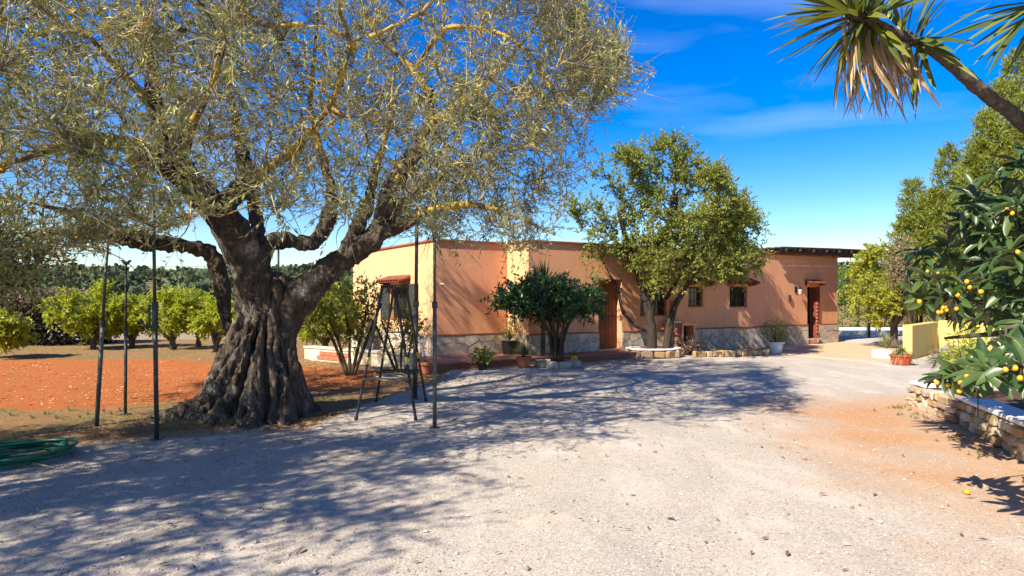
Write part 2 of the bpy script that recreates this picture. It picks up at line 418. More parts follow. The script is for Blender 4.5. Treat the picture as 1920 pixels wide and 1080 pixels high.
far_line = sorted(gpts([(-300, 674), (0, 672), (200, 670), (400, 672), (640, 682), (700, 690)]))
de = dist_poly(V[:, 0], V[:, 1], earth_line) + wob * 0.9; df = dist_poly(V[:, 0], V[:, 1], far_line) + wob * 1.2
red = np.clip(de / 0.5, 0, 1) * np.clip(-df / 1.0, 0, 1) * (V[:, 0] < -2.2) * np.clip((-2.2 - V[:, 0]) / 0.6, 0, 1)
onx = V[:, 0] + wob * 0.5
ochre = np.clip((onx + .5 * fbm(V, 3.0, 3) - (2.15 + 0.15 * (V[:, 1] - 4))) / 1.6, 0, 1) * (.95 + .15 * np.clip(wob * 3, -1, 1)) * np.clip((11.2 - V[:, 1] - wob) / 1.2, 0, 1) * (V[:, 1] > 0)
near = (V[:, 1] > 2) & (V[:, 1] < 22) & (np.abs(V[:, 0]) < 14)
z = np.where(near, 0.012 * fbm(V, 1.3, 3), 0)
z += np.where(near & (dd > -0.6), 0.035 * fbm(V, 2.2, 4), 0)
# low earth berm along the drive on the tree side, and the rut beside it
z += np.where((V[:, 0] < -3.1), 0.075 * np.exp(-((dd - 0.30) / 0.22) ** 2), 0) - np.where(V[:, 0] < -3.3, 0.03 * np.exp(-((dd - 0.72) / 0.2) ** 2), 0)
z += np.where(near & (V[:, 0] < -2.2) & (dd > 0.3), 0.02 * fbm(V, 6, 3), 0)
z = np.where(V[:, 1] > 25, z - 0.05, z)
# far land falls slightly, then rises
V[:, 2] = z
ny, nx = X.shape
i, j = np.meshgrid(np.arange(ny - 1), np.arange(nx - 1), indexing='ij'); b0 = (i * nx + j).ravel()
Q = np.stack([b0, b0 + 1, b0 + nx + 1, b0 + nx], 1)
cx_ = V[Q].mean(1)
qd = dd[Q].mean(1); qr = red[Q].mean(1)
drive_end = sorted(gpts([(700, 700), (820, 696), (1200, 672), (1440, 660), (1560, 648), (1700, 680), (1712, 760), (1810, 800), (1925, 880), (2400, 1400)]))
is_drive = (qd < 0) & (cx_[:, 1] > -8) & (cx_[:, 1] < 20.5) & (cx_[:, 0] > -9) & (cx_[:, 0] < 12)
is_red = (qr > 0.4) & ~is_drive & (cx_[:, 0] > -40)
def submesh(name, sel, mat):
    q = Q[sel]; u, inv = np.unique(q, return_inverse=True)
    o = np_obj(name, V[u], [inv.reshape(-1, 4)], mat, None, True, {'red': red[u], 'ochre': ochre[u], 'verge': np.clip((np.where(V[u, 0] > -.4, -9, dd[u]) + 1.0) / 1.0, 0, 1)})
    tag(o, kind='structure'); return o

def ground_mat(name, mode):
    m = NT(name)
    fine = m.noise(130, 4, 0.7); mid = m.noise(22, 5, 0.65); big = m.noise(0.8, 5, 0.6, 0.3); grain = m.noise(420, 2, 0.6)
    vor = m.n('ShaderNodeTexVoronoi'); vor.inputs['Scale'].default_value = 75; m.l(m.pos.outputs['Position'], vor.inputs['Vector'])
    vcol = vor.outputs['Color']; sp = m.n('ShaderNodeSeparateColor'); m.l(vcol, sp.inputs[0])
    gr = m.ramp(m.math('ADD', m.math('MULTIPLY', sp.outputs[0], 0.5), m.math('MULTIPLY', fine, 0.5)),
                [(0.18, (0.29, 0.25, 0.20)), (0.45, (0.415, 0.36, 0.29)), (0.62, (0.48, 0.42, 0.345)), (0.85, (0.58, 0.52, 0.435))])
    gr = m.mix(m.rng(big, 0.35, 0.65, 0, 0.45), gr, m.mix(0.5, gr, (0.50, 0.37, 0.25)))
    patch = m.noise(1.7, 6, 0.6, 0.6)
    gr = m.mix(m.rng(patch, 0.58, 0.72, 0, 0.6), gr, (0.64, 0.55, 0.42))
    worn = m.noise(0.9, 5, 0.6, 0.5, m.stretch(1.5, 0.45, 1))
    gr = m.mix(m.rng(worn, 0.52, 0.66, 0, 0.45), gr, (0.62, 0.54, 0.45)); gr = m.mix(m.rng(worn, 0.44, 0.34, 0, 0.4), gr, (0.34, 0.285, 0.24))
    litter = m.noise(11, 6, 0.75, 1.0); gr = m.mix(m.rng(litter, 0.64, 0.72, 0, 0.5), gr, (0.20, 0.15, 0.11))
    oc = m.ramp(m.math('ADD', m.math('MULTIPLY', fine, 0.5), m.math('MULTIPLY', mid, 0.5)),
                [(0.3, (0.24, 0.12, 0.055)), (0.5, (0.46, 0.245, 0.115)), (0.68, (0.60, 0.42, 0.26))])
    rd = m.ramp(m.math('ADD', m.math('MULTIPLY', fine, 0.45), m.math('MULTIPLY', mid, 0.55)),
                [(0.3, (0.20, 0.055, 0.02)), (0.46, (0.50, 0.155, 0.045)), (0.58, (0.60, 0.21, 0.06)), (0.7, (0.56, 0.34, 0.16))])
    dry = m.ramp(m.math('ADD', m.math('MULTIPLY', fine, 0.5), m.math('MULTIPLY', mid, 0.5)),
                 [(0.28, (0.07, 0.045, 0.025)), (0.46, (0.33, 0.18, 0.075)), (0.6, (0.46, 0.285, 0.125)), (0.74, (0.56, 0.44, 0.26))])
    green = m.ramp(mid, [(0.35, (0.10, 0.12, 0.03)), (0.6, (0.30, 0.27, 0.10)), (0.75, (0.42, 0.36, 0.18))])
    if mode == 'drive':
        k = m.math('MULTIPLY', m.attr('ochre'), m.rng(m.math('ADD', m.math('MULTIPLY', big, 0.5), m.math('MULTIPLY', mid, 0.5)), 0.34, 0.54, 0.25, 1.0))
        c = m.mix(k, gr, oc)
        c = m.mix(m.rng(m.math('ADD', m.attr('verge'), m.math('MULTIPLY', m.noise(3.5, 6, .65), 0.9)), 0.75, 1.35), c, dry)
    elif mode == 'red':
        k = m.rng(m.math('ADD', m.attr('red'), m.math('MULTIPLY', mid, 0.9)), 0.75, 1.15)
        c = m.mix(k, dry, rd)
    else:
        gmask = m.rng(m.noise(1.1, 5, 0.6), 0.5, 0.62)
        c = m.mix(m.math('MULTIPLY', gmask, 0.75), dry, green)
        k = m.rng(m.math('ADD', m.attr('red'), m.math('MULTIPLY', m.noise(1.4, 5), 0.6)), 0.62, 1.0)
        c = m.mix(k, c, rd)
        c = m.mix(m.attr('ochre'), c, oc)
    m.col(c, 0.95, 0.1)
    h = m.math('ADD', m.math('MULTIPLY', vor.outputs['Distance'], -0.6), m.math('ADD', fine, m.math('MULTIPLY', mid, 0.8)))
    m.bump(h, 0.45 if mode == 'drive' else 0.9, 0.014 if mode == 'drive' else 0.03)
    return m.m
M_gdrive = ground_mat('gravel', 'drive'); M_gred = ground_mat('red_earth', 'red'); M_gdry = ground_mat('dry_ground', 'dry')
submesh('gravel_drive', is_drive, M_gdrive); submesh('red_earth_field', is_red, M_gred); submesh('ground', ~is_drive & ~is_red, M_gdry)
def ground_z(x, y):
    ix = np.clip(np.searchsorted(gx, x) - 1, 0, nx - 2); iy = np.clip(np.searchsorted(gy, y) - 1, 0, ny - 2)
    return V[iy * nx + ix, 2]
GV = V

# far wooded hills
hx = np.linspace(-520, 520, 130); hy = np.linspace(115, 560, 50)
A, B = np.meshgrid(hx, hy)
def hill_h(a, b):
    p = np.stack([a, b, 0 * a], -1).reshape(-1, 3)
    rise = np.clip((b.ravel() - 130) / 230, 0, 1); rise = rise * rise * (3 - 2 * rise)
    return rise * (15.5 + 3.5 * np.sin(a.ravel() * 0.013 + 1.0) + 4.0 * fbm(p, 0.009, 4)) - 0.6
HV = np.stack([A.ravel(), B.ravel(), hill_h(A, B)], 1)
i, j = np.meshgrid(np.arange(len(hy) - 1), np.arange(len(hx) - 1), indexing='ij'); b0 = (i * len(hx) + j).ravel()
M_hill = simple('hill_scrub', (0.10, 0.105, 0.045), (0.20, 0.17, 0.09), 0.06, 0.95, 0.05, 0, 0, 0.01, 8)
tag(np_obj('hills', HV, [np.stack([b0, b0 + 1, b0 + len(hx) + 1, b0 + len(hx)], 1)], M_hill, None, True), kind='structure')
n = 2600
tx = rng.uniform(-420, 420, n); ty = rng.uniform(125, 420, n); tz = hill_h(tx, ty)
rad = rng.uniform(1.6, 3.4, n)
q = 34
dirs = norm(rng.normal(size=(n, q, 3))); dirs[..., 2] = np.abs(dirs[..., 2]) * 1.1 - 0.1
pos = np.stack([tx, ty, tz + rad * 0.5], 1)[:, None, :] + dirs * (rad[:, None, None] * rng.uniform(0.7, 1.1, (n, q, 1)))
Vl, Tl, kk = leaf_batch(pos.reshape(-1, 3), norm(rng.normal(size=(n * q, 3))), norm(rng.normal(size=(n * q, 3))), np.repeat(rad, q) * 0.75, np.repeat(rad, q) * 0.7)
tint = np.clip(np.repeat(np.repeat(rng.random(n), q) * 0.6 + rng.random(n * q) * 0.4, kk), 0, 1)
tag(np_obj('far_woods', Vl, [Tl], M_forest, None, False, {'tint': tint}), 'dark pine woods covering the low hills beyond the orchard', 'woods', kind='stuff')

# ------------------------------------------------------------------ house
u2 = np.array([0.848, 0.530, 0]); v2 = np.array([-0.530, 0.848, 0]); n1 = np.array([0.530, -0.848, 0]); n2 = -u2
ZT = 0.17; WTOP = 2.97
Zv = np.array([0, 0, 1.0])
C0 = np.array([-1.87, 16.3, 0]); P1 = C0 + u2 * 2.058; P2 = P1 - v2 * 1.009; P0 = C0 + v2 * 6.14
LEN = 13.0; P5 = P2 + u2 * LEN
house = thing('house', (*(C0 + u2 * 4 + v2 * 3)[:2], 0), 'long single-storey salmon house with stone plinth behind the dark bush', 'house')

def wall_panel(name, o, d, nrm, L, z0, z1, holes, mat, depth=0.28):
    """wall face from o along d, with rectangular openings and their reveals"""
    xs = sorted({0.0, L, *[h[0] for h in holes], *[h[1] for h in holes]}); zs = sorted({z0, z1, *[h[2] for h in holes], *[h[3] for h in holes]})
    Vw = []; Fw = []
    def pt(a, k, zz):
        Vw.append(o + d * a + nrm * k + Zv * zz); return len(Vw) - 1
    flip = np.dot(np.cross(d, Zv), nrm) < 0
    def quad(*idx): Fw.append(idx[::-1] if flip else idx)
    for ia in range(len(xs) - 1):
        for iz in range(len(zs) - 1):
            a0, a1, b0_, b1 = xs[ia], xs[ia + 1], zs[iz], zs[iz + 1]; ca, cz = (a0 + a1) / 2, (b0_ + b1) / 2
            if any(h[0] < ca < h[1] and h[2] < cz < h[3] for h in holes): continue
            quad(pt(a0, 0, b0_), pt(a1, 0, b0_), pt(a1, 0, b1), pt(a0, 0, b1))
    for (a0, a1, b0_, b1) in holes:
        f = [pt(a0, 0, b0_), pt(a1, 0, b0_), pt(a1, 0, b1), pt(a0, 0, b1)]; k = [pt(a0, -depth, b0_), pt(a1, -depth, b0_), pt(a1, -depth, b1), pt(a0, -depth, b1)]
        for e in range(4): quad(f[e], k[e], k[(e + 1) % 4], f[(e + 1) % 4])
    me = bpy.data.meshes.new(name); me.from_pydata([tuple(map(float, q)) for q in Vw], [], Fw); me.materials.append(mat)
    return link(name, me, house)

W1 = (1.65, 2.93, 0.98, 1.95)                 # on the left wall (along v)
DOOR = (2.22, 3.04, 0.20, 2.08); WB = (3.70, 4.72, 1.06, 1.88); WC = (5.58, 6.21, 1.30, 1.90); WD = (7.38, 8.19, 1.28, 1.93); DOOR2 = (11.26, 11.83, 0.20, 1.94)
wall_panel('wall', C0, v2, n2, 6.14, -0.1, WTOP, [W1], M_wall_sunlit)
wall_panel('wall', C0, u2, n1, 2.058, -0.1, WTOP, [], M_wall)
wall_panel('wall', P2, v2, n2, 1.009, -0.1, WTOP, [], M_wall_sunlit)
wall_panel('wall', P2, u2, n1, LEN, -0.1, WTOP, [DOOR, WB, WC, WD, DOOR2], M_wall)
Pb5 = P5 + v2 * 7.0; Pb0 = P0
wall_panel('wall', P5, v2, u2, 7.0, -0.1, WTOP, [], M_wall)
Lb = np.linalg.norm(Pb5 - Pb0); wall_panel('wall', Pb0, norm(Pb5 - Pb0), v2, Lb, -0.1, WTOP, [], M_wall)
MB().prism([p + Zv * (WTOP - 0.12) for p in (P0 + u2 * .05, C0 + u2 * .05 + v2 * .05, P1 + v2 * .05, P2 + v2 * .05 + u2 * .05, P5 - u2 * .05 + v2 * .05, Pb5 - u2 * .05 - v2 * .05)], Zv * 0.1).build('roof', M_concrete, house)
# coping along the parapet: butted pieces
for (a, d, nn, L) in ((C0 + n1 * .05, v2, n2, 6.2), (C0 + u2 * .13, u2, n1, 2.058 - .19), (P2 + n1 * .05, v2, n2, 1.0), (P2 + u2 * .13, u2, n1, LEN - .13)):
    MB().box(a + nn * 0.05 + Zv * (WTOP + .001), d * L, -nn * 0.17, Zv * 0.055).build('coping', M_coping, house, bevel=0.01)

# stone plinth: crazy paving, each stone a piece
def clip_poly(poly, p, nrm):
    out = []
    for a in range(len(poly)):
        q0, q1 = poly[a], poly[(a + 1) % len(poly)]; d0, d1 = np.dot(q0 - p, nrm), np.dot(q1 - p, nrm)
        if d0 <= 0: out.append(q0)
        if d0 * d1 < 0: out.append(q0 + (q1 - q0) * d0 / (d0 - d1))
    return out
def crazy(o, d, nrm, L, z0, z1, skip=(), size=0.34):
    pl = MB()
    spans = []; a = 0.0
    for s0, s1 in sorted(skip): spans.append((a, s0)); a = s1
    spans.append((a, L))
    plinth = None
    for s0, s1 in spans:
        if s1 - s0 > 0.05: pl.box(o + d * s0 + nrm * 0.003 + Zv * z0, d * (s1 - s0), nrm * 0.022, Zv * (z1 - z0))
    plinth = pl.build('plinth', M_mortar, house)
    for s0, s1 in spans:
        if s1 - s0 < 0.15: continue
        nxs = max(1, int((s1 - s0) / size)); nz = max(1, int(round((z1 - z0) / (size * 0.75))))
        seeds = np.array([(s0 + (s1 - s0) * (ii + .5 + random.uniform(-.36, .36)) / nxs, z0 + (z1 - z0) * (jj + .5 + random.uniform(-.34, .34)) / nz) for ii in range(nxs) for jj in range(nz)])
        for sidx in range(len(seeds)):
            sd = seeds[sidx]
            poly = [np.array(q) for q in ((s0 + .004, z0 + .006), (s1 - .004, z0 + .006), (s1 - .004, z1 - .004), (s0 + .004, z1 - .004))]
            for t in range(len(seeds)):
                if t == sidx or np.linalg.norm(seeds[t] - sd) > 1.5: continue
                nn = norm(seeds[t] - sd); poly = clip_poly(poly, (sd + seeds[t]) / 2 - nn * 0.007, nn)
                if len(poly) < 3: break
            if len(poly) < 3: continue
            th = random.uniform(0.012, 0.03)
            MB().prism([o + d * q[0] + nrm * 0.025 + Zv * q[1] for q in poly], nrm * th).build('stone', random.choice(M_plinth), plinth)
    return plinth
crazy(C0, v2, n2, 6.14, 0.0, 0.65)
crazy(C0, u2, n1, 2.03, ZT + .002, 0.65)
crazy(P2 + n1 * 0.0, v2, n2, 0.98, ZT + .002, 0.65)
crazy(P2, u2, n1, LEN, 0.0, 0.645, skip=[DOOR[:2], DOOR2[:2]])
# dado line above the plinth
for (o, d, nn, L, sk) in ((C0, u2, n1, 2.03, []), (P2, u2, n1, LEN, [DOOR[:2], DOOR2[:2]])):
    a = 0.0; t = MB()
    for s0, s1 in sk + [(L, L)]:
        t.box(o + d * a + nn * 0.002 + Zv * 0.652, d * (s0 - a), nn * 0.055, Zv * 0.03); a = s1
    t.build('dado_trim', M_coping, house)

def window(o, d, nrm, hole, bars=True, depth=0.16, mid=True):
    a0, a1, z0, z1 = hole; wdt = 0.045
    fr = MB(); b = o - nrm * depth
    fr.box(b + d * a0 + Zv * z0, d * (a1 - a0), nrm * .05, Zv * wdt); fr.box(b + d * a0 + Zv * (z1 - wdt), d * (a1 - a0), nrm * .05, Zv * wdt)
    for a in (a0, a1 - wdt) + (((a0 + a1) / 2 - wdt / 2,) if mid else ()): fr.box(b + d * a + Zv * (z0 + wdt), d * wdt, nrm * .05, Zv * (z1 - z0 - 2 * wdt))
    f = fr.build('window', M_frame, house)
    xs = [a0 + wdt, (a0 + a1) / 2 - wdt / 2, (a0 + a1) / 2 + wdt / 2, a1 - wdt] if mid else [a0 + wdt, a1 - wdt]
    for k in range(0, len(xs), 2):
        MB().box(b + d * xs[k] + nrm * .02 + Zv * (z0 + wdt), d * (xs[k + 1] - xs[k]), nrm * .008, Zv * (z1 - z0 - 2 * wdt)).build('pane', M_glass, f)
    MB().box(o - nrm * (depth - .05) + d * (a0 - .0) + Zv * (z0 + .001), d * (a1 - a0), nrm * (depth - .02), Zv * 0.03).build('sill', M_coping, f)
    if bars:
        k = max(3, int((a1 - a0) / 0.13)); 
        for q in range(1, k):
            a = a0 + (a1 - a0) * q / k
            MB().tube([o - nrm * .05 + d * a + Zv * (z0 + .03), o - nrm * .05 + d * a + Zv * (z1 - .002)], 0.008, 6).build('bar', M_iron, f)
        for zz in (0.3, 0.7):
            MB().box(o - nrm * .054 + d * a0 + Zv * (z0 + (z1 - z0) * zz), d * (a1 - a0), nrm * .008, Zv * 0.02).build('bar', M_iron, f)
    return f
window(C0, v2, n2, W1); window(P2, u2, n1, WB); window(P2, u2, n1, WC, mid=False); window(P2, u2, n1, WD)

def awning(o, d, nrm, a0, a1, z, out=0.34, ntile=7):
    root = MB()
    for a in (a0 + .06, a1 - .1): root.prism([o + d * a + nrm * .002 + Zv * (z - .16), o + d * a + nrm * .002 + Zv * (z + .03), o + d * a + nrm * (out - .04) + Zv * (z - .075), o + d * a + nrm * (out - .04) + Zv * (z - .115)], d * .04)
    root.prism([o + d * a0 + nrm * .004 + Zv * (z + .032), o + d * a0 + nrm * .004 + Zv * (z + .052), o + d * a0 + nrm * out + Zv * (z - .068), o + d * a0 + nrm * out + Zv * (z - .088)], d * (a1 - a0))
    aw = root.build('awning', M_redwood, house)
    wd = (a1 - a0) / max(ntile, 1); sides = 7
    for k in range(ntile):
        ca = a0 + wd * (k + .5); Vt = []; Ft = []
        s = nrm * (out + .02) + Zv * -0.12
        for rr in (wd * .5, wd * .5 - .014):
            for e in (0, 1):
                for q in range(sides):
                    th = math.pi * q / (sides - 1)
                    Vt.append(o + d * (ca + rr * math.cos(th)) + nrm * .006 + Zv * (z + .057 + rr * 0.75 * math.sin(th)) + s * e)
        for q in range(sides - 1):
            Ft += [(q, q + 1, sides + q + 1, sides + q), (2 * sides + q + 1, 2 * sides + q, 3 * sides + q, 3 * sides + q + 1), (sides + q, sides + q + 1, 3 * sides + q + 1, 3 * sides + q), (q + 1, q, 2 * sides + q, 2 * sides + q + 1)]
        MB().add(Vt, Ft).build('tile', M_tile, aw)
awning(C0, v2, n2, 1.5, 3.1, 2.08, ntile=9); awning(P2, u2, n1, 3.55, 4.87, 2.06, ntile=8)
awning(P2, u2, n1, 5.42, 6.37, 2.06, ntile=6); awning(P2, u2, n1, 7.22, 8.36, 2.09, ntile=7); awning(P2, u2, n1, 11.08, 12.02, 2.14, out=.26, ntile=0)
# louvred shutters of the left wall window, folded open
for a0, a1 in ((1.0, 1.62), (2.96, 3.58)):
    sh = MB(); z0, z1 = 0.97, 1.95; o = C0 + n2 * .012
    for a in (a0, a1 - .06): sh.box(o + v2 * a + Zv * z0, v2 * .06, n2 * .035, Zv * (z1 - z0))
    for zz in (z0, (z0 + z1) / 2 - .03, z1 - .06): sh.box(o + v2 * (a0 + .06) + n2 * .002 + Zv * zz, v2 * (a1 - a0 - .12), n2 * .031, Zv * .06)
    shut = sh.build('shutter', M_shutter, house); lv = MB()
    for k in range(20):
        zz = z0 + .075 + k * 0.042
        if abs(zz - (z0 + z1) / 2 + .012) < .05: continue
        lv.prism([o + v2 * (a0 + .06) + n2 * .006 + Zv * (zz + .03), o + v2 * (a0 + .06) + n2 * .011 + Zv * (zz + .033), o + v2 * (a0 + .06) + n2 * .031 + Zv * (zz + .004), o + v2 * (a0 + .06) + n2 * .026 + Zv * zz], v2 * (a1 - a0 - .12))
    tag(lv.build('louvres', M_shutter, shut), kind='stuff')
# recessed front door of planks, with threshold
a0, a1, z0, z1 = DOOR; b = P2 - n1 * .26
dr = MB().box(b + u2 * (a0 + .005) + Zv * z0, u2 * (a1 - a0 - .01), n1 * .03, Zv * (z1 - z0 - .005)).build('door', M_doorw, house)
for k in range(6):
    wv = (a1 - a0 - .05) / 6
    MB().box(b + n1 * .031 + u2 * (a0 + .025 + k * wv + .004) + Zv * (z0 + .03), u2 * (wv - .008), n1 * .018, Zv * (z1 - z0 - .06)).build('plank', M_doorw, dr)
MB().lathe(b + n1 * .07 + u2 * (a1 - .14) + Zv * 1.1, [(.012, -.02), (.025, 0), (.012, .02)], 10).build('handle', M_iron, dr)
MB().box(P2 + u2 * (a0 - .05) + Zv * (ZT + .001), u2 * (a1 - a0 + .1), n1 * .1, Zv * .03).build('threshold', M_cream, house)
# side doorway: dark opening, half leaf swung open
a0, a1, z0, z1 = DOOR2
leaf = MB().box(P2 + u2 * (a1 - .05) + n1 * .02 + Zv * (z0 + .02), u2 * .04, -n1 * .24, Zv * (z1 - z0 - .04)).build('door', M_redwood, house, bevel=.004)
MB().box(P2 + u2 * (a1 + .002) + n1 * .01 + Zv * (z0), u2 * .06, n1 * .04, Zv * (z1 - z0)).build('door_frame', M_redwood, house)
for k in range(9):
    MB().lathe(P2 + u2 * (a1 - .075) + n1 * .03 + Zv * (0.36 + k * .12), [(.012, 0), (.03, .03), (.03, .07), (.012, .1)], 8).build('bead', M_coping, leaf)
MB().box(P2 + u2 * (a0 - .05) + n1 * .06 + Zv * .17, u2 * (a1 - a0 + .1), n1 * .2, Zv * .03).build('doorstep', M_concrete, house)
# wall lantern and a meter box on the right wall
lo = P2 + u2 * 10.62
ln = MB().box(lo + Zv * 1.74 + n1 * .002 - u2 * .05, u2 * .1, n1 * .02, Zv * .22).tube([lo + Zv * 1.9 + n1 * .02, lo + Zv * 1.99 + n1 * .1, lo + Zv * 1.95 + n1 * .17], .012, 6).build('wall_lantern', M_iron, house)
MB().lathe(lo + n1 * .17 + Zv * 1.70, [(.035, 0), (.075, .17)], 6).build('lantern_glass', M_lampglass, ln)
MB().lathe(lo + n1 * .17 + Zv * 1.872, [(.09, 0), (.05, .05), (.01, .09)], 6).build('lantern_cap', M_iron, ln)
MB().box(P2 + u2 * 10.22 + n1 * .002 + Zv * 1.45, u2 * .1, n1 * .06, Zv * .22).build('meter_box', M_wood, house, bevel=.008)
# iron bracket near the corner of the gable wall
MB().tube([C0 + u2 * .14 + Zv * 1.92, C0 + u2 * .14 + n1 * .2 + Zv * 1.92], .014, 6).build('bracket', M_white, house)

# pergola roof of canes on round rafters
perg = thing('pergola', (*(P5 + n1 * .5)[:2], 0), 'weathered cane pergola roof on round beams over the right end of the salmon wall', 'pergola')
po = P2 + u2 * 9.35
for k in range(10):
    a = po + u2 * (0.25 + k * 0.72) + Zv * (WTOP + .135 + .012 * k)
    MB().tube([a + n1 * .42, a - n1 * 2.2], random.uniform(.045, .055), 8).build('rafter', M_beam, perg)
for off in (.22, -.8):
    MB().tube([po + n1 * off - u2 * .1 + Zv * (WTOP + .0555 + (.0)), po + n1 * off + u2 * 7.3 + Zv * (WTOP + .17)], .042, 8).build('beam', M_beam, perg)
for k in range(62):
    off = .38 - k * .042
    r1, r2 = random.uniform(-.1, .06), random.uniform(-.12, .14)
    zz = WTOP + .212 + random.uniform(-.008, .012)
    MB().tube([po + n1 * off + u2 * r1 + Zv * zz, po + n1 * off + u2 * 3.2 + Zv * (zz + .055 + random.uniform(-.01, .012)), po + n1 * off + u2 * (7.5 + r2) + Zv * (zz + .11 + random.uniform(-.02, .03))], random.uniform(.016, .024), 5).build('cane', M_reed, perg)
for q in ((7.0, .22), (7.0, -.8)):
    b = po + u2 * q[0] + n1 * q[1]
    MB().tube([(b[0], b[1], -.05), (b[0], b[1], WTOP + .13)], .05, 8).build('post', M_beam, perg)

# terrace along the house
T0 = C0 + n1 * 1.72 - u2 * 1.05; Tl = 7.0
tp = [T0, T0 + u2 * Tl, P2 + u2 * 5.25 + n1 * .03, P2 + n1 * .03 - u2 * .03, P1 + n1 * .03, C0 + n1 * .03 - u2 * .02, C0 - u2 * 1.05]
MB().prism([p - Zv * .1 for p in tp], Zv * (ZT + .1 - .03)).build('terrace', M_coping)['kind'] = 'structure'
ter = bpy.data.objects['terrace']
k = 0
na = 17
for r_ in range(4):
    for q in range(na):
        s0 = T0 + u2 * (Tl * q / na) - n1 * (.43 * r_) + u2 * .004
        if r_ == 3 and q * Tl / na < 0.9: pass
        wv = Tl / na - .008
        MB().box(s0 + Zv * (ZT - .03) + n1 * (.02 if r_ == 0 else -.004), u2 * wv, -n1 * (.424 + (.0 if r_ else .02)), Zv * (.03 + random.uniform(-.002, .002))).build('tile', M_terrace, ter)

# cream low wall left of the terrace with an orange patch of bricks
lw = thing('low_wall', (-4.6, 16.6, 0), 'low cream garden wall with orange brick patch beside the left end of the house', 'wall')
wa, wb = np.array([-5.35, 17.2, 0]), T0 + np.array([-.05, .0, 0]) + v2 * .5
wd_ = norm(wb - wa); wl = np.linalg.norm(wb - wa); wn_ = np.array([wd_[1], -wd_[0], 0])
MB().box(wa - Zv * .05, wd_ * wl, -wn_ * .25, Zv * .34).build('body', M_cream, lw)
MB().box(wa + Zv * .292 + wn_ * .03 - wd_ * .02, wd_ * (wl + .0), -wn_ * .3, Zv * .05).build('cap', M_cream, lw, bevel=.01)
for k in range(5):
    for r_ in range(2):
        MB().box(wa + wn_ * .002 + wd_ * (.55 + k * .235 + (r_ % 2) * .1) + Zv * (.03 + r_ * .11), wd_ * .225, wn_ * .018, Zv * .1).build('brick', M_pot, lw, bevel=.006)

# ------------------------------------------------------------------ trees
def grow(limbs, targets, r_tip=0.006, expo=0.45, m=7, wig=0.08, align=0.35, seed=1):
    rg = np.random.default_rng(seed)
    NP = []; NT_ = []; NB = []
    for lb in limbs:
        lb = np.asarray(lb, float); d = np.linalg.norm(np.diff(lb[:, :3], axis=0), axis=1); s = np.concatenate([[0], np.cumsum(d)])
        k = max(3, int(s[-1] / 0.18)); ss = np.linspace(s[-1] * 0.25, s[-1], k)
        pts = np.stack([np.interp(ss, s, lb[:, c]) for c in range(3)], 1); tg = norm(np.gradient(pts, axis=0))
        NP.append(pts); NT_.append(tg); NB += [-1] * k
    NP = np.concatenate(NP); NT_ = np.concatenate(NT_); n0 = len(NP); N = len(targets)
    AP = np.empty((n0 + N * (m - 1), 3)); AT = np.empty_like(AP); AB = np.full(len(AP), -1)
    AP[:n0] = NP; AT[:n0] = NT_; cnt = n0
    dmin = np.array([np.min(np.linalg.norm(NP - t, axis=1)) for t in targets]); order = np.argsort(dmin)
    paths = np.empty((N, m, 3)); par = np.full(N, -1)
    tt = np.linspace(0, 1, m)[:, None]
    for k, ti in enumerate(order):
        t = targets[ti]; dv = t - AP[:cnt]; d = np.linalg.norm(dv, axis=1) + 1e-6
        cos = np.einsum('ij,ij->i', dv, AT[:cnt]) / d
        b = int(np.argmin(d * (1 + align - align * cos))); p0 = AP[b]; dd_ = d[b]
        c = p0 + AT[b] * dd_ * 0.45 + rg.normal(size=3) * dd_ * wig
        pth = (1 - tt) ** 2 * p0 + 2 * tt * (1 - tt) * c + tt ** 2 * t
        pth[1:-1] += rg.normal(size=(m - 2, 3)) * dd_ * wig * 0.25
        paths[k] = pth; par[k] = AB[b]
        AP[cnt:cnt + m - 1] = pth[1:]; AT[cnt:cnt + m - 1] = norm(np.gradient(pth, axis=0))[1:]; AB[cnt:cnt + m - 1] = k; cnt += m - 1
    load = np.ones(N)
    for k in range(N - 1, -1, -1):
        if par[k] >= 0: load[par[k]] += load[k]
    rb = r_tip * load ** expo
    rad = rb[:, None] + (r_tip * 0.7 - rb[:, None]) * np.linspace(0, 1, m)[None] ** 0.8
    return paths, rad

def make_twigs(paths, n, length, up=0.25, droop=0.0, rnd=0.8, tmin=0.3, seg=5, seed=2, w=None):
    rg = np.random.default_rng(seed); N, m, _ = paths.shape
    if w is None: w = np.linalg.norm(paths[:, -1] - paths[:, 0], axis=1) * np.exp(2.6 * fbm(paths[:, -1] + 2.0, 1.0, 2))
    k = rg.choice(N, n, p=w / w.sum()); t = rg.uniform(tmin, 1, n) * (m - 1); i0 = np.minimum(t.astype(int), m - 2); f = (t - i0)[:, None]
    o = paths[k, i0] * (1 - f) + paths[k, i0 + 1] * f; tg = norm(paths[k, i0 + 1] - paths[k, i0])
    L = rg.uniform(*length, n); d = norm(tg * 0.55 + rg.normal(size=(n, 3)) * rnd * 0.6 + np.array([0, 0, up]))
    bend = rg.normal(size=(n, 3)) * 0.25 + np.array([0, 0, 1.0]) * rg.normal(-droop, 0.3, n)[:, None]
    pts = [o]; p = o; cur = d
    for s in range(seg - 1):
        p = p + cur * (L / (seg - 1))[:, None]; pts.append(p); cur = norm(cur + bend * 0.42)
    return np.stack(pts, 1)

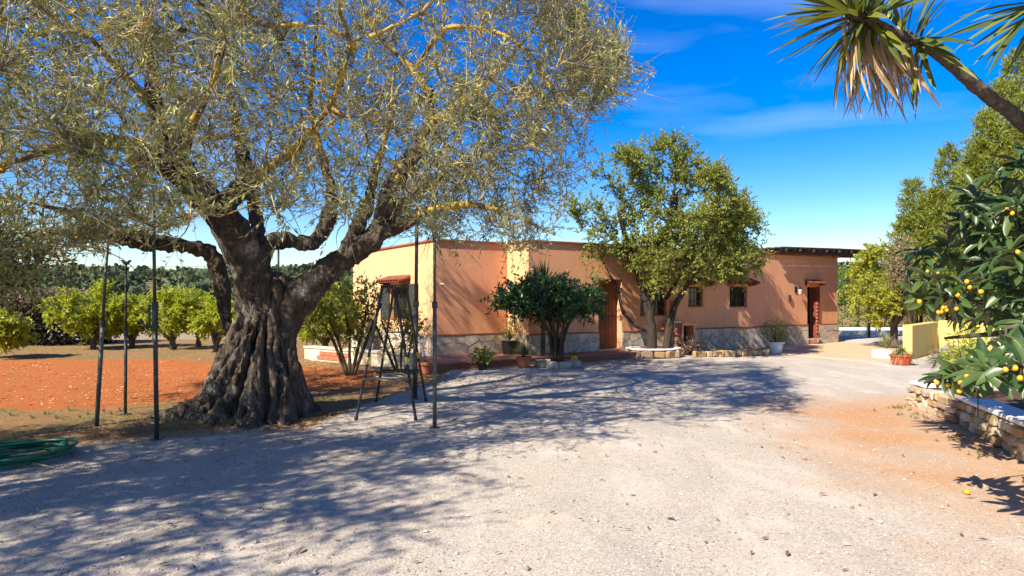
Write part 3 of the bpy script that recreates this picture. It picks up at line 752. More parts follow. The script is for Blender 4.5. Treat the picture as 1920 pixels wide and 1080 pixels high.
def make_leaves(tw, per, L, W, rnd=0.9, along=0.6, curl=0.05, smin=0.12, seed=3, kind='rhomb', fold=0.15, upw=0.7):
    rg = np.random.default_rng(seed); n, m, _ = tw.shape; N = n * per
    k = np.repeat(np.arange(n), per); t = rg.uniform(smin, 1, N) * (m - 1); i0 = np.minimum(t.astype(int), m - 2); f = (t - i0)[:, None]
    o = tw[k, i0] * (1 - f) + tw[k, i0 + 1] * f; tg = norm(tw[k, i0 + 1] - tw[k, i0])
    d = norm(tg * along + rg.normal(size=(N, 3)) * rnd * 0.6)
    up = norm(rg.normal(size=(N, 3)) * 0.7 + np.array([0, 0, upw]))
    l = rg.uniform(0.7, 1.25, N)
    Vv, T, kk = leaf_batch(o, d, up, L * l, W * l, fold, curl, kind)
    tw_t = rg.random(n); tint = np.clip(0.65 * tw_t[k] + 0.5 * rg.random(N) - 0.08, 0, 1)
    return Vv, T, np.repeat(tint, kk)

def limb(l): return np.array([[*P(a, b, c), r] for a, b, c, r in l])
def resample(lb, step=0.12):
    d = np.linalg.norm(np.diff(lb[:, :3], axis=0), axis=1); s = np.concatenate([[0], np.cumsum(d)]); k = max(4, int(s[-1] / step)); t = np.linspace(0, s[-1], k)
    out = np.stack([np.interp(t, s, lb[:, c]) for c in range(4)], 1)
    for _ in range(2): out[1:-1, :3] = 0.25 * out[:-2, :3] + 0.5 * out[1:-1, :3] + 0.25 * out[2:, :3]
    return out
def limb_mesh(limbs, mat, name, parent, sides=12, knob=0.12, voxel=None, extra=None, disp=0.02):
    mb = MB()
    for lb in limbs:
        q = resample(np.asarray(lb, float)); r = q[:, 3] * (1 + knob * fbm(q[:, :3], 2.5, 2)); mb.tube(q[:, :3], r, sides)
    if extra: mb.add(*extra)
    o = mb.build(name, mat, parent, smooth=True)
    if voxel:
        md = o.modifiers.new('r', 'REMESH'); md.mode = 'VOXEL'; md.voxel_size = voxel; md.use_smooth_shade = True
        dg = bpy.context.evaluated_depsgraph_get(); me = bpy.data.meshes.new_from_object(o.evaluated_get(dg)); o.modifiers.clear()
        old = o.data; o.data = me; bpy.data.meshes.remove(old)
        if not me.materials: me.materials.append(mat)
        me.name = name
    me = o.data; nv = len(me.vertices); co = np.empty(nv * 3, np.float32); me.vertices.foreach_get('co', co); co = co.reshape(-1, 3).astype(float)
    nn = np.empty(nv * 3, np.float32); me.vertices.foreach_get('normal', nn); nn = nn.reshape(-1, 3)
    if disp:
        s = np.array([1, 1, 0.28])
        dsp = disp * (1.0 * fbm(co * s, 3.2, 3) + 0.9 * (0.5 - np.abs(fbm(co * s + 5, 6.5, 3))) + 0.5 * fbm(co * s, 17, 2) + 0.55 * (0.35 - np.abs(fbm(co * np.array([1, 1, .3]) + 9, 15, 3))))
        co = co + nn * dsp[:, None]; me.vertices.foreach_set('co', co.astype(np.float32).ravel()); me.update()
    me.polygons.foreach_set('use_smooth', np.ones(len(me.polygons), bool))
    return o
def tubes_obj(name, pts, rad, sides, mat, parent):
    Vv, Qq = tube_batch(pts, rad, sides); return tag(np_obj(name, Vv, [Qq], mat, parent, True), kind='stuff')
def ell_targets(c, r, n, seed, inner=0.35, test=None):
    rg = np.random.default_rng(seed); out = []
    while len(out) < n:
        d = norm(rg.normal(size=3)); q = np.asarray(c) + d * np.asarray(r) * rg.uniform(inner ** 3, 1) ** (1 / 3)
        if test is None or test(q): out.append(q)
    return np.array(out)

# ---- the old olive
YO = 9.0
olive = thing('olive_tree', P(480, 779, YO), 'huge old olive tree with gnarled twisted trunk beside the stepladder', 'tree')
lev = [(-.15, 464, 128), (0.0, 468, 113), (.15, 474, 101), (.35, 478, 92), (.57, 481, 84), (.97, 488, 62), (1.29, 496, 53), (1.6, 503, 52), (1.75, 506, 48), (1.85, 506, 30), (1.9, 506, 12)]
zz = np.linspace(-.15, 1.9, 110); ths = np.linspace(0, 2 * math.pi, 260, endpoint=False)
cxm = (np.interp(zz, [q[0] for q in lev], [q[1] for q in lev]) - CX) * YO / F; hw = np.interp(zz, [q[0] for q in lev], [q[2] for q in lev]) * YO / F
TH, ZZ = np.meshgrid(ths, zz); rr = np.repeat(hw[:, None], len(ths), 1)
def ad(a): return (a + math.pi) % (2 * math.pi) - math.pi
for th0, tw_, wv, dp in ((-112, .38, .10, .30), (-86, .14, .08, .34), (-60, -.1, .08, .16), (-145, .35, .10, .2), (-128, .5, .05, .10), (-72, -.25, .05, .10), (-40, .2, .06, .10), (-25, -.2, .10, .16), (10, .1, .2, .14), (60, .2, .2, .16), (110, -.1, .2, .16), (160, .25, .18, .15)):
    dl = ad(TH - R(th0) - tw_ * (ZZ - .6)); rr = rr - dp * np.exp(-(dl / wv) ** 2) * np.clip(1.15 - np.abs(ZZ - .75) * .45, .25, 1)
for th0, wv, am, fall in ((-163, .16, .62, .16), (-128, .16, .16, .3), (-98, .13, .14, .25), (-70, .15, .2, .22), (-40, .16, .10, .25), (-8, .18, .14, .2), (40, .25, .18, .25), (95, .25, .3, .25), (145, .2, .3, .25)):
    rr = rr + am * np.exp(-(ad(TH - R(th0)) / wv) ** 2) * np.exp(-np.clip(ZZ, 0, 9) / fall)
rr = rr * (1 + .05 * np.sin(5 * TH + 2 * ZZ) + .03 * np.sin(9 * TH - 3 * ZZ + 1))
_tw = TH + .35 * ZZ; _np = np.stack([np.cos(_tw) * 2.6, np.sin(_tw) * 2.6, ZZ * .8], -1).reshape(-1, 3)
rr = rr - .16 * np.clip(.30 - np.abs(fbm(_np, 1.3, 3)).reshape(rr.shape) * 1.6, 0, 1) / .30 * .6
for th0, z0_, wv, hv, dp in ((-96, .16, .10, .13, .30), (-76, .12, .07, .10, .24), (-118, .30, .07, .16, .22), (-68, 1.35, .09, .10, .10), (-104, 1.05, .07, .16, .14)):
    rr = rr - dp * np.exp(-(ad(TH - R(th0)) / wv) ** 2 - ((ZZ - z0_) / hv) ** 2)
TV = np.stack([cxm[:, None] + rr * np.cos(TH), YO + rr * .93 * np.sin(TH), ZZ], -1).reshape(-1, 3)
kth = len(ths); TF = [(a * kth + b, a * kth + (b + 1) % kth, (a + 1) * kth + (b + 1) % kth, (a + 1) * kth + b) for a in range(len(zz) - 1) for b in range(kth)]
TF += [tuple(range(kth))[::-1], tuple((len(zz) - 1) * kth + b for b in range(kth))]
OL = [
 [(496, 690, 9.0, .10), (492, 630, 8.98, .22), (487, 580, 8.95, .30), (474, 510, 8.9, .27), (446, 450, 8.8, .235), (412, 400, 8.7, .20), (368, 355, 8.5, .17), (318, 312, 8.3, .14)],
 [(370, 360, 8.5, .15), (315, 280, 8.8, .125), (288, 205, 9.0, .105), (283, 130, 9.2, .085), (270, 60, 9.3, .065), (255, -30, 9.3, .045), (250, -140, 9.4, .025)],
 [(335, 328, 8.35, .13), (250, 275, 7.8, .09), (180, 258, 7.3, .07), (90, 280, 6.8, .055), (0, 312, 6.4, .04), (-90, 335, 6.1, .025)],
 [(287, 200, 9.0, .08), (222, 130, 8.5, .06), (160, 60, 8.2, .045), (95, -20, 8.0, .03)],
 [(482, 510, 9.15, .14), (494, 452, 9.3, .125), (545, 450, 9.6, .115), (586, 462, 9.8, .11), (611, 428, 10, .10), (626, 370, 10.2, .085), (602, 290, 10.4, .075), (580, 200, 10.5, .06), (590, 100, 10.6, .045), (600, -30, 10.6, .025)],
 [(505, 690, 9.0, .10), (520, 640, 8.98, .20), (536, 590, 8.95, .25), (580, 535, 8.9, .21), (642, 487, 8.8, .165), (702, 447, 8.7, .14), (747, 418, 8.6, .115), (800, 395, 8.5, .07), (880, 380, 8.3, .045), (960, 400, 8.1, .03), (1040, 440, 7.9, .01)],
 [(702, 447, 8.7, .12), (732, 352, 8.6, .105), (775, 290, 8.7, .095), (808, 235, 8.8, .08), (801, 165, 8.9, .065), (765, 120, 8.9, .05), (700, 60, 9, .038), (660, -40, 9, .025)],
 [(806, 232, 8.8, .06), (880, 180, 8.8, .05), (960, 105, 8.8, .038), (1020, 30, 8.9, .025)],
 [(772, 140, 8.9, .04), (830, 48, 8.4, .04), (905, 52, 8.2, .037), (965, 72, 8.1, .033), (1012, 122, 8.0, .028), (1040, 185, 7.9, .022), (1085, 205, 7.8, .014)],
 [(642, 487, 8.8, .12), (692, 380, 9.4, .085), (706, 310, 9.6, .07), (730, 230, 9.9, .055), (740, 120, 10.2, .035)],
 [(455, 690, 9.5, .15), (420, 590, 9.75, .10), (414, 510, 9.85, .10), (392, 468, 9.8, .11), (333, 460, 9.6, .115), (267, 455, 9.4, .11), (200, 430, 9.1, .09), (150, 433, 8.9, .07), (90, 440, 8.7, .055), (20, 440, 8.5, .04), (-70, 428, 8.3, .025)],
 [(203, 430, 9.1, .07), (140, 400, 8.6, .055), (80, 385, 8.2, .04), (5, 370, 7.9, .025)],
 [(490, 510, 9.2, .13), (478, 380, 10, .11), (452, 280, 10.8, .095), (430, 170, 11.5, .065), (420, 50, 12, .035)],
 [(402, 402, 8.7, .12), (480, 330, 7.9, .08), (560, 275, 7.1, .06), (622, 200, 6.4, .04), (655, 100, 6.0, .022)],
 [(642, 485, 8.8, .1), (760, 380, 10, .08), (870, 300, 11, .06), (965, 220, 11.8, .035)],
 [(335, 328, 8.35, .09), (350, 250, 7.6, .07), (400, 160, 7.0, .05), (430, 60, 6.6, .03)],
]
OLm = [limb(l) for l in OL]
for l in OLm[1:]: l[-1, 3] = .008; l[-2, 3] *= .65
for l in OLm: l[:, 3] *= .80
OLt = [l[l[:, 3] > .05] for l in OLm]; OLt = [l for l in OLt if len(l) > 1]
limb_mesh(OLt, M_bark, 'trunk', olive, 14, .16, 0.0145, (TV.tolist(), TF), 0.06)
for l in OLm:
    if len(l[l[:, 3] <= .075]) > 1:
        l2 = l[max(0, int(np.argmax(l[:, 3] <= .08)) - 1):].copy(); l2[:, 3] *= .93; limb_mesh([l2], M_limb, 'limb', olive, 9, .15, None, None, .012)
def olive_ok(q):
    if q[1] < 3.6: return False
    if fbm(np.asarray(q)[None], .75, 2)[0] < -.22: return False
    s3 = np.array([SX * math.cos(SUN_EL), SY * math.cos(SUN_EL), math.sin(SUN_EL)]); rel = np.asarray(q) - np.array([-3.6, 8.8, .9]); kk_ = float(rel @ s3)
    if kk_ > 1.5 and np.linalg.norm(rel - kk_ * s3) < .95 and (abs(math.sin(q[0] * 91.7 + q[1] * 57.3)) < .6): return False  # crown thinned along the sun's path, shaped to let light onto the trunk
    px = CX + q[0] * F / q[1]; py = CY - (q[2] - EYE) * F / q[1]
    lim = np.interp(px, [-300, 0, 120, 300, 420, 560, 800, 960, 1050, 1130, 1200], [530, 510, 500, 455, 385, 410, 450, 478, 495, 440, 300])
    if py > lim: return False
    if px > np.interp(py, [-400, -100, 0, 120, 200, 300, 430], [900, 1060, 1130, 1190, 1165, 1120, 1060]): return False
    return True
ot = ell_targets((-3.4, 9.0, 4.4), (5.6, 5.1, 3.6), 2300, 5, .3, olive_ok)
opaths, orad = grow(OLm, ot, 0.0052, 0.46, 7, .10, .4, 9)
tubes_obj('branches', opaths, orad, 5, M_limb, olive)
otw = np.concatenate([make_twigs(opaths, 12500, (.22, .68), .5, -.08, .8, .3, 5, 21), make_twigs(opaths, 5000, (.25, .65), .0, .25, .8, .4, 5, 22)])
keep = np.array([olive_ok(q) or random.random() < .25 for q in otw[:, -1]]); otw = otw[keep]
tubes_obj('twigs', otw, np.repeat(np.linspace(.0042, .0016, 5)[None], len(otw), 0), 3, M_twig, olive)
bare = make_twigs(opaths, 3000, (.3, .85), .35, .12, 1.1, .15, 7, 23)
tubes_obj('bare_twigs', bare, np.repeat(np.linspace(.0068, .002, 7)[None], len(bare), 0), 3, M_twig, olive)
Vv, T, tn = make_leaves(otw, 13, .064, .019, .8, .7, .06, .15, 24)
tag(np_obj('crown', Vv, [T], M_olive, olive, False, {'tint': tn}), kind='stuff')

def generic_tree(name, loc, label, cat, limbs, targets, leaf, mat, bark, ntw, tl, per, L, W, seed, up=.2, droop=.1, rt=.005, group=None, kind='rhomb', trunk_voxel=None, tmin=.3, twb=None, rnd=.9, along=.6, curl=.08, disp=.012, fold=.15):
    e = thing(name, loc, label, cat, group)
    limb_mesh(limbs, bark, 'trunk', e, 9, .12, trunk_voxel, None, disp)
    pth, rd = grow(limbs, targets, rt, .45, 6, .1, .35, seed)
    tubes_obj('branches', pth, rd, 4, bark, e)
    tw = make_twigs(pth, ntw, tl, up, droop, .8, tmin, 4, seed + 1)
    tubes_obj('twigs', tw, np.repeat(np.linspace(rt * .8, rt * .35, 4)[None], len(tw), 0), 3, twb or bark, e)
    Vv, T, tn = make_leaves(tw, per, L, W, rnd, along, curl, .1, seed + 2, kind, fold)
    tag(np_obj('crown', Vv, [T], mat, e, False, {'tint': tn}), kind='stuff')
    return e

# ---- a neighbouring olive beyond the left edge, whose shade lies over the drive
nb = np.array([-8.3, 1.7, 0])
nl = [np.array([[*nb, .5], [*(nb + [.1, 0, .9]), .4], [*(nb + [.3, .2, 1.9]), .28]])]
for dx, dy, dz in ((2.6, .6, 2.4), (.8, 2.2, 2.2), (1.3, -2.2, 2.5), (-2.2, .4, 2.6), (-.4, 1.2, 3.2), (.6, -.6, 3.6), (2.2, 2.0, 1.5)):
    b = nb + [.3, .2, 1.7]; nl.append(np.array([[*b, .2], [*(b + np.array([dx, dy, dz]) * .45 + [0, 0, .3]), .12], [*(b + np.array([dx, dy, dz])), .04]]))
nt_ = np.concatenate([ell_targets(nb + [.5, .2, 3.9], (3.9, 2.9, 2.3), 560, 31, .3), ell_targets(P(-10, 490, 6.3), (.42, .5, .36), 30, 33, .1)])
generic_tree('olive_tree', nb, 'dark olive branches hanging in at the edge beside the coiled green hose', 'tree', nl, nt_, None, M_olive, M_bark, 7000, (.3, .8), 15, .09, .027, 32)

# ---- broad evergreen tree in front of the house
TY = 17.9
rl = [limb([(1222, 672, TY, .15), (1222, 620, TY, .135), (1216, 580, TY, .115), (1205, 530, TY, .085), (1180, 470, TY - .3, .08), (1160, 400, TY - .6, .05)]),
      limb([(1247, 672, TY, .12), (1254, 620, TY, .105), (1264, 575, TY, .09), (1290, 530, TY, .075), (1330, 470, TY, .055), (1370, 420, TY - .2, .035)]),
      limb([(1219, 590, TY, .11), (1232, 520, TY + .2, .09), (1250, 440, TY + .3, .07), (1265, 350, TY + .3, .04)]),
      limb([(1213, 618, TY, .06), (1190, 610, TY - .1, .05), (1166, 585, TY - .2, .04), (1160, 545, TY - .2, .035), (1130, 490, TY - .3, .025)]),
      limb([(1280, 545, TY, .06), (1310, 500, TY - .8, .05), (1330, 430, TY - 1.2, .03)]),
      limb([(1250, 560, TY, .07), (1300, 470, TY + .9, .05), (1320, 380, TY + 1.2, .03)])]
def carob_ok(q):
    px = CX + q[0] * F / q[1]; py = CY - (q[2] - EYE) * F / q[1]
    top = np.interp(px, [1040, 1090, 1160, 1220, 1260, 1300, 1350, 1390, 1425], [430, 320, 290, 268, 262, 290, 330, 375, 425])
    if np.dot(q - P2, n1) < .2 or fbm(np.asarray(q)[None] + 7, .9, 2)[0] < -.02: return False
    bot = np.interp(px, [1040, 1090, 1150, 1250, 1330, 1440], [510, 530, 545, 535, 525, 515])
    return top < py < bot and 1045 < px < 1432
rt_ = ell_targets(P(1240, 420, TY), (2.9, 2.4, 2.6), 520, 41, .2, carob_ok)
generic_tree('evergreen_tree', G(1235, 672), 'broad evergreen tree with twin trunks in front of the barred windows', 'tree', rl, rt_, None, M_carob, M_barkdark, 4000, (.2, .55), 15, .09, .038, 42, up=.3, droop=.05, trunk_voxel=.03)

# ---- dark glossy bush in a stone ring
BY = 15.4
bl = []
for k, (bx, tx_, ty_, dy) in enumerate(((1036, 1000, 560, -.3), (1040, 1015, 555, .3), (1045, 1048, 550, .0), (1049, 1075, 560, -.3), (1042, 1030, 550, -.5), (1052, 1092, 575, .3), (1038, 985, 570, 0))):
    bl.append(limb([(bx, 678, BY, .045), ((bx * .9 + tx_ * .1), 630, BY + dy * .3, .036), ((bx * .55 + tx_ * .45), 598, BY + dy * .7, .026), (tx_, ty_, BY + dy, .014)]))
def bush_ok(q):
    px = CX + q[0] * F / q[1]; py = CY - (q[2] - EYE) * F / q[1]
    return np.interp(px, [935, 975, 1010, 1060, 1100, 1130], [555, 530, 522, 522, 535, 560]) < py < np.interp(px, [935, 1000, 1060, 1130], [590, 592, 598, 585])
bt = ell_targets(P(1035, 560, BY), (1.35, 1.1, .6), 190, 51, .1, bush_ok)
generic_tree('dark_bush', G(1042, 678), 'dark glossy umbrella-shaped bush with many stems in a stone ring', 'bush', bl, bt, None, M_dark, M_barkbrown, 1500, (.16, .36), 11, .10, .042, 52, up=.2, droop=.15)

# ---- loose shrubs between ladder and house
def shrub(name, loc, label, stems, targets, mat, ntw, per, L, W, seed, group=None, cat='shrub', tl=(.15, .35)):
    return generic_tree(name, loc, label, cat, stems, targets, None, mat, M_barkbrown, ntw, tl, per, L, W, seed, up=.25, droop=.1, rt=.004, group=group)
sY = 13.6
st = [limb([(b, 703, sY, .03), (m1, 630, sY, .024), (m2, 570, sY + dz, .014)]) for b, m1, m2, dz in ((652, 632, 600, .2), (656, 655, 645, -.2), (660, 676, 690, .1), (664, 690, 715, .3), (650, 622, 575, -.1))]
shrub('leafy_shrub', G(656, 703), 'loose many-stemmed green shrub between the olive trunk and the stepladder', st,
      ell_targets(P(640, 580, sY), (.85, .6, .75), 110, 61, .1, lambda q: CX + q[0] * F / q[1] < 712), M_shrub, 520, 9, .085, .034, 62)
sY = 13.9
st = [limb([(b, 702, sY, .022), (m1, 650, sY, .018), (m2, 600, sY + dz, .01)]) for b, m1, m2, dz in ((748, 735, 715, .2), (752, 752, 765, -.2), (756, 770, 780, .1), (745, 722, 700, 0))]
shrub('leafy_shrub', G(750, 702), 'thin twiggy shrub seen through the legs of the stepladder', st, ell_targets(P(745, 625, sY), (.6, .5, .5), 70, 63, .1), M_shrub, 260, 7, .07, .028, 64)

# ---- orchard on the red earth
orch = [((176, 655), (165, 585), (1.20, 1.1, .95), 'big bright citrus tree with pale forked trunk behind the red earth', 190, 1500),
        ((248, 652), (246, 600), (.85, .8, .65), 'citrus tree half hidden behind the thin upright prop', 110, 700),
        ((326, 655), (312, 592), (.95, .8, .75), 'citrus tree behind the prop with the green clamp', 110, 800),
        ((372, 650), (376, 590), (.95, .8, .72), 'rounded citrus tree close by the olive trunk', 130, 900),
        ((404, 660), (410, 610), (.6, .6, .6), 'small citrus tree showing just past the olive trunk', 70, 400),
        ((612, 662), (600, 590), (1.1, .9, .95), 'citrus tree between the olive trunk and the house', 130, 900),
        ((-20, 672), (-4, 626), (.85, .7, .5), 'low round citrus bush in front of the dark hedge', 110, 800)]
for k, (b, c, r_, lab, ntg, ntw) in enumerate(orch):
    g = G(*b); Yk = g[1]; cc = P(c[0], c[1] - 5, Yk); r_ = (r_[0] * (.86 + .1 * (k % 3)), r_[1] * .95, r_[2] * .9)
    lim = [np.array([[*g, .09], [*(g * .75 + cc * .25), .075], [*(g * .35 + cc * .65), .05]])]
    for q in range(4):
        a = q * 1.6 + k; lim.append(np.array([[*(g * .8 + cc * .2), .055], [*(g * .4 + cc * .6 + np.array([math.cos(a) * r_[0] * .3, math.sin(a) * r_[0] * .3, 0])), .035], [*(cc + np.array([math.cos(a) * r_[0] * .5, math.sin(a) * r_[0] * .5, .1])), .015]]))
    generic_tree('citrus_tree', g, lab, 'tree', lim, ell_targets(cc, r_, ntg, 70 + k, .2, lambda q: fbm(np.asarray(q)[None] + 3, 1.6, 2)[0] > -.16), None, M_lemon, M_barkgrey, int(ntw * .72), (.15, .35), 10, .12, .058, 80 + 3 * k, up=.2, droop=.15, group='citrus trees in the orchard')

# ---- leaf masses (hedges)
def leaf_mass(c, r, n, L, W, seed, box=False, shell=.55, upw=.5):
    rg = np.random.default_rng(seed)
    if box:
        p = rg.uniform(-1, 1, (n, 3)); k = np.argmax(np.abs(p), 1); sg = rg.random(n) < .75
        p[np.arange(n)[sg], k[sg]] = np.sign(p[np.arange(n)[sg], k[sg]]) * rg.uniform(.88, 1.03, sg.sum())
    else:
        p = norm(rg.normal(size=(n, 3))) * rg.uniform(shell ** 2, 1, n)[:, None] ** .5
    p = p * (1 + .16 * fbm(p * np.asarray(r) + seed, 1.6, 3))[:, None]
    o = np.asarray(c) + p * np.asarray(r)
    d = norm(p * .6 + rg.normal(size=(n, 3)) * .6); up = norm(rg.normal(size=(n, 3)) * .6 + [0, 0, upw])
    l = rg.uniform(.7, 1.3, n); Vv, T, kk = leaf_batch(o, d, up, L * l, W * l)
    cl = .5 + .5 * fbm(o, 1.3, 3)
    return Vv, T, np.repeat(np.clip(cl * .6 + .5 * rg.random(n) - .1, 0, 1), kk)
hd = thing('dark_hedge', (-15.4, 22.4, 0), 'black shaded hedge with dry brown top at the back of the orchard', 'hedge')
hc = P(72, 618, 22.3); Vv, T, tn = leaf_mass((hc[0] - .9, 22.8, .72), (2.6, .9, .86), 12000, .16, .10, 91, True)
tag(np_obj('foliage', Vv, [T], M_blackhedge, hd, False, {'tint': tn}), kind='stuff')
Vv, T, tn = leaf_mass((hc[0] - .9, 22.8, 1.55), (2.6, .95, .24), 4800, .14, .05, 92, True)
tag(np_obj('dry_top', Vv, [T], M_dryleaf, hd, False, {'tint': tn}), kind='stuff')
st_ = MB()
for k in range(9): 
    xk = hc[0] - 3.2 + k * .55; st_.tube([(xk, 22.8, -.05), (xk + .05, 22.8, .5), (xk, 22.7, 1.2)], [.05, .04, .02], 6)
tag(st_.build('stems', M_barkbrown, hd), kind='stuff')

# low boundary wall, fence posts and wires behind the orchard
bw = thing('boundary_wall', (-12, 26, 0), 'low dark boundary wall with thin fence posts behind the citrus trees', 'wall')
MB().box((-24, 26.0, -.1), (20, 0, 0), (0, .25, 0), (0, 0, .36)).build('body', M_mortar, bw)
for k in range(9):
    MB().tube([(-23.5 + k * 2.4, 26.1, .2), (-23.5 + k * 2.4, 26.1, 1.35)], .025, 6).build('post', M_poleG, bw)
for zz in (.6, .9, 1.2):
    MB().tube([(-23.5, 26.1, zz), (-4.3, 26.1, zz)], .006, 4).build('wire', M_wire, bw)
pw = thing('power_line', (-30, 46, 0), 'thin twin power wires crossing the sky behind the olive trunk', 'wires')
for dz in (0, .35):
    pp = [(-46 + 46 * t, 46, 3.6 + dz - 1.2 * t * (1 - t) + .1 * t) for t in np.linspace(0, 1, 14)]
    MB().tube(pp, .012, 4).build('wire', M_wire, pw)
for xk in (-46, 0): MB().tube([(xk, 46, -.1), (xk, 46, 4.2)], .09, 8).build('pole', M_beam, pw)

# ------------------------------------------------------------------ props under the olive
def prop(label, foot, top_py, r, mat, lean=0.0, clamp=False, Yd=None):
    g = G(*foot); gz = float(ground_z(g[0], g[1])); zt = EYE - (top_py - CY) * g[1] / F
    e = thing('support_pole', (g[0], g[1], gz), label, 'pole', 'steel props holding up the olive limbs')
    h1 = gz + (zt - gz) * .55
    def at(z_, k=1): t = (z_ - gz) / (zt - gz); return (g[0] + lean * t, g[1], z_)
    MB().tube([at(gz - .05), at(h1)], r, 10).build('outer_tube', mat, e, smooth=True)
    MB().tube([at(h1 + .001), at(zt)], r * .74, 10).build('inner_tube', mat, e, smooth=True)
    MB().tube([at(h1 - .05), at(h1 + .03)], r * 1.35, 10).build('collar', M_ladder, e)
    MB().box((g[0] - .06, g[1] - .06, gz - .012), (.12, 0, 0), (0, .12, 0), (0, 0, .022)).build('foot_plate', M_ladder, e)
    tx_, ty_, tz_ = at(zt)
    MB().prism([(tx_ - .07, ty_ - .02, tz_ + .05), (tx_ - .02, ty_ - .02, tz_ - .01), (tx_ + .02, ty_ - .02, tz_ - .01), (tx_ + .07, ty_ - .02, tz_ + .05), (tx_ + .055, ty_ - .02, tz_ + .055), (tx_, ty_ - .02, tz_ + .015), (tx_ - .055, ty_ - .02, tz_ + .055)], (0, .04, 0)).build('fork', M_ladder, e)
    if clamp:
        zc = EYE - (590 - CY) * g[1] / F
        c = at(zc)
        cl = MB().tube([(c[0], c[1], zc - .16), (c[0], c[1], zc + .12)], r * 1.35, 10).build('clamp', M_greenmetal, e)
        MB().tube([(c[0] - .02, c[1] - .01, zc - .14), (c[0] - .10, c[1] - .02, zc - .13), (c[0] - .16, c[1] - .02, zc - .05)], [.018, .016, .012], 7).build('lever', M_greenmetal, cl)
        MB().tube([(c[0] - .05, c[1] - .02, zc + .11), (c[0] - .05, c[1] - .02, zc - .12)], .012, 6).build('rod', M_greenmetal, cl)
    return e
prop('leaning green-grey prop, the one furthest from the olive trunk', (181, 797), 445, .027, M_poleG, lean=.14)
prop('thinnest prop standing between two stouter ones on the orchard side', (235, 779), 495, .021, M_pole, lean=.01)
prop('tall dark prop with green clamp and lever', (294, 824), 362, .025, M_pole, lean=-.04, clamp=True)
prop('green-grey prop standing at the edge of the sunlit gravel', (815, 802), 380, .026, M_poleG, lean=.0)
prop('dark brown prop rising close behind the stepladder', (778, 748), 422, .038, M_pole, lean=.03)
prop('slender prop seen through the fork of the olive trunk', (522, 700), 452, .03, M_pole)

# ------------------------------------------------------------------ stepladder
lad = thing('stepladder', (-1.66, 9.45, 0), 'black double stepladder with yellow bands on its legs', 'ladder')
ff = [G(667, 788), G(780, 788)]; rf = [G(705, 753), G(799, 753)]
ft = [np.array([-1.815, 9.36, 1.76]), np.array([-1.645, 9.36, 1.76])]; rt2 = [np.array([-1.71, 9.66, 1.74]), np.array([-1.53, 9.66, 1.74])]
def rail(a, b, name='rail', r=.02):
    a = np.array(a, float); a[2] = float(ground_z(a[0], a[1])) - .01
    o = MB().tube([a, b], r, 4).build(name, M_ladder, lad); 
    t = .40; p, q = a + (b - a) * t, a + (b - a) * (t + .05)
    MB().tube([p, q], r * 1.12, 4).build('yellow_band', M_band, o)
    s = norm(b - a); MB().tube([a - s * .0, a + s * .05], r * 1.3, 6).build('foot', M_blackplastic, o)
for a, b in zip(ff, ft): rail(a, b)
for a, b in zip(rf, rt2): rail(a, b, r=.018)
def lerp(a, b, t): return np.asarray(a) + (np.asarray(b) - np.asarray(a)) * t
MB().box((-1.84, 9.33, 1.735), (.34, .03, 0), (-.0, .36, -.01), (0, 0, .035)).build('platform', M_ladder, lad, bevel=.006)
for t in (.285,):
    p, q = lerp(ff[0], ft[0], t), lerp(ff[1], ft[1], t); MB().box(p + [0, -.03, 0], q - p, (0, .06, 0), (0, 0, .022)).build('step', M_poleG, lad)
for t in (.285, .62):
    p, q = lerp(rf[0], rt2[0], t), lerp(rf[1], rt2[1], t); MB().tube([p, q], .012, 6).build('rung', M_ladder, lad)
for k in (0, 1):
    MB().tube([lerp(ff[k], ft[k], .5), lerp(rf[k], rt2[k], .5)], .006, 6).build('stay', M_ladder, lad)

# hoses
def coil(name, label, c, rx, ry, turns, mat, r, seed, tail=None, stack=.012):
    rg = np.random.default_rng(seed); n = turns * 26; pts = []
    ph = rg.uniform(0, 6.28, 6)
    for k in range(n):
        a = k * 2 * math.pi / 26; tn_ = k / 26; 
        w_ = 1 + .10 * math.sin(tn_ * 2.3 + ph[0]) + .05 * math.sin(3 * a + ph[1] + tn_)
        x, y = c[0] + rx * w_ * math.cos(a) + .05 * math.sin(tn_ * 1.7 + ph[2]), c[1] + ry * w_ * math.sin(a) + .05 * math.cos(tn_ * 2.1 + ph[3])
        pts.append((x, y, float(ground_z(x, y)) + r * 1.1 + stack * tn_ + .01 * (1 + math.sin(a * 2 + tn_))))
    e = MB().tube(pts, r, 6).build(name, mat, None, smooth=True)
    return tag(e, label, 'hose')
hc_ = G(20, 868)
coil('garden_hose', 'coiled bright green hose lying in the shade by the drive edge', (hc_[0], hc_[1] + .15), .42, .40, 8, M_hose, .014, 5, stack=.013)
g2 = G(70, 880); pts = [(g2[0] - .9 + .95 * t, g2[1] - .1 + .25 * math.sin(t * 2.6), float(ground_z(g2[0] - .9 + .95 * t, g2[1])) + .025) for t in np.linspace(0, 1.1, 16)]
tag(MB().tube(pts, .008, 6).build('garden_hose', M_palehose, None, smooth=True), 'thin pale tube trailing from beneath the green hose coil', 'hose')
hc2 = G(738, 712)
coil('garden_hose', 'pale tangled hose on the ground under the stepladder', (hc2[0], hc2[1]), .30, .32, 6, M_palehose, .011, 8, stack=.01)

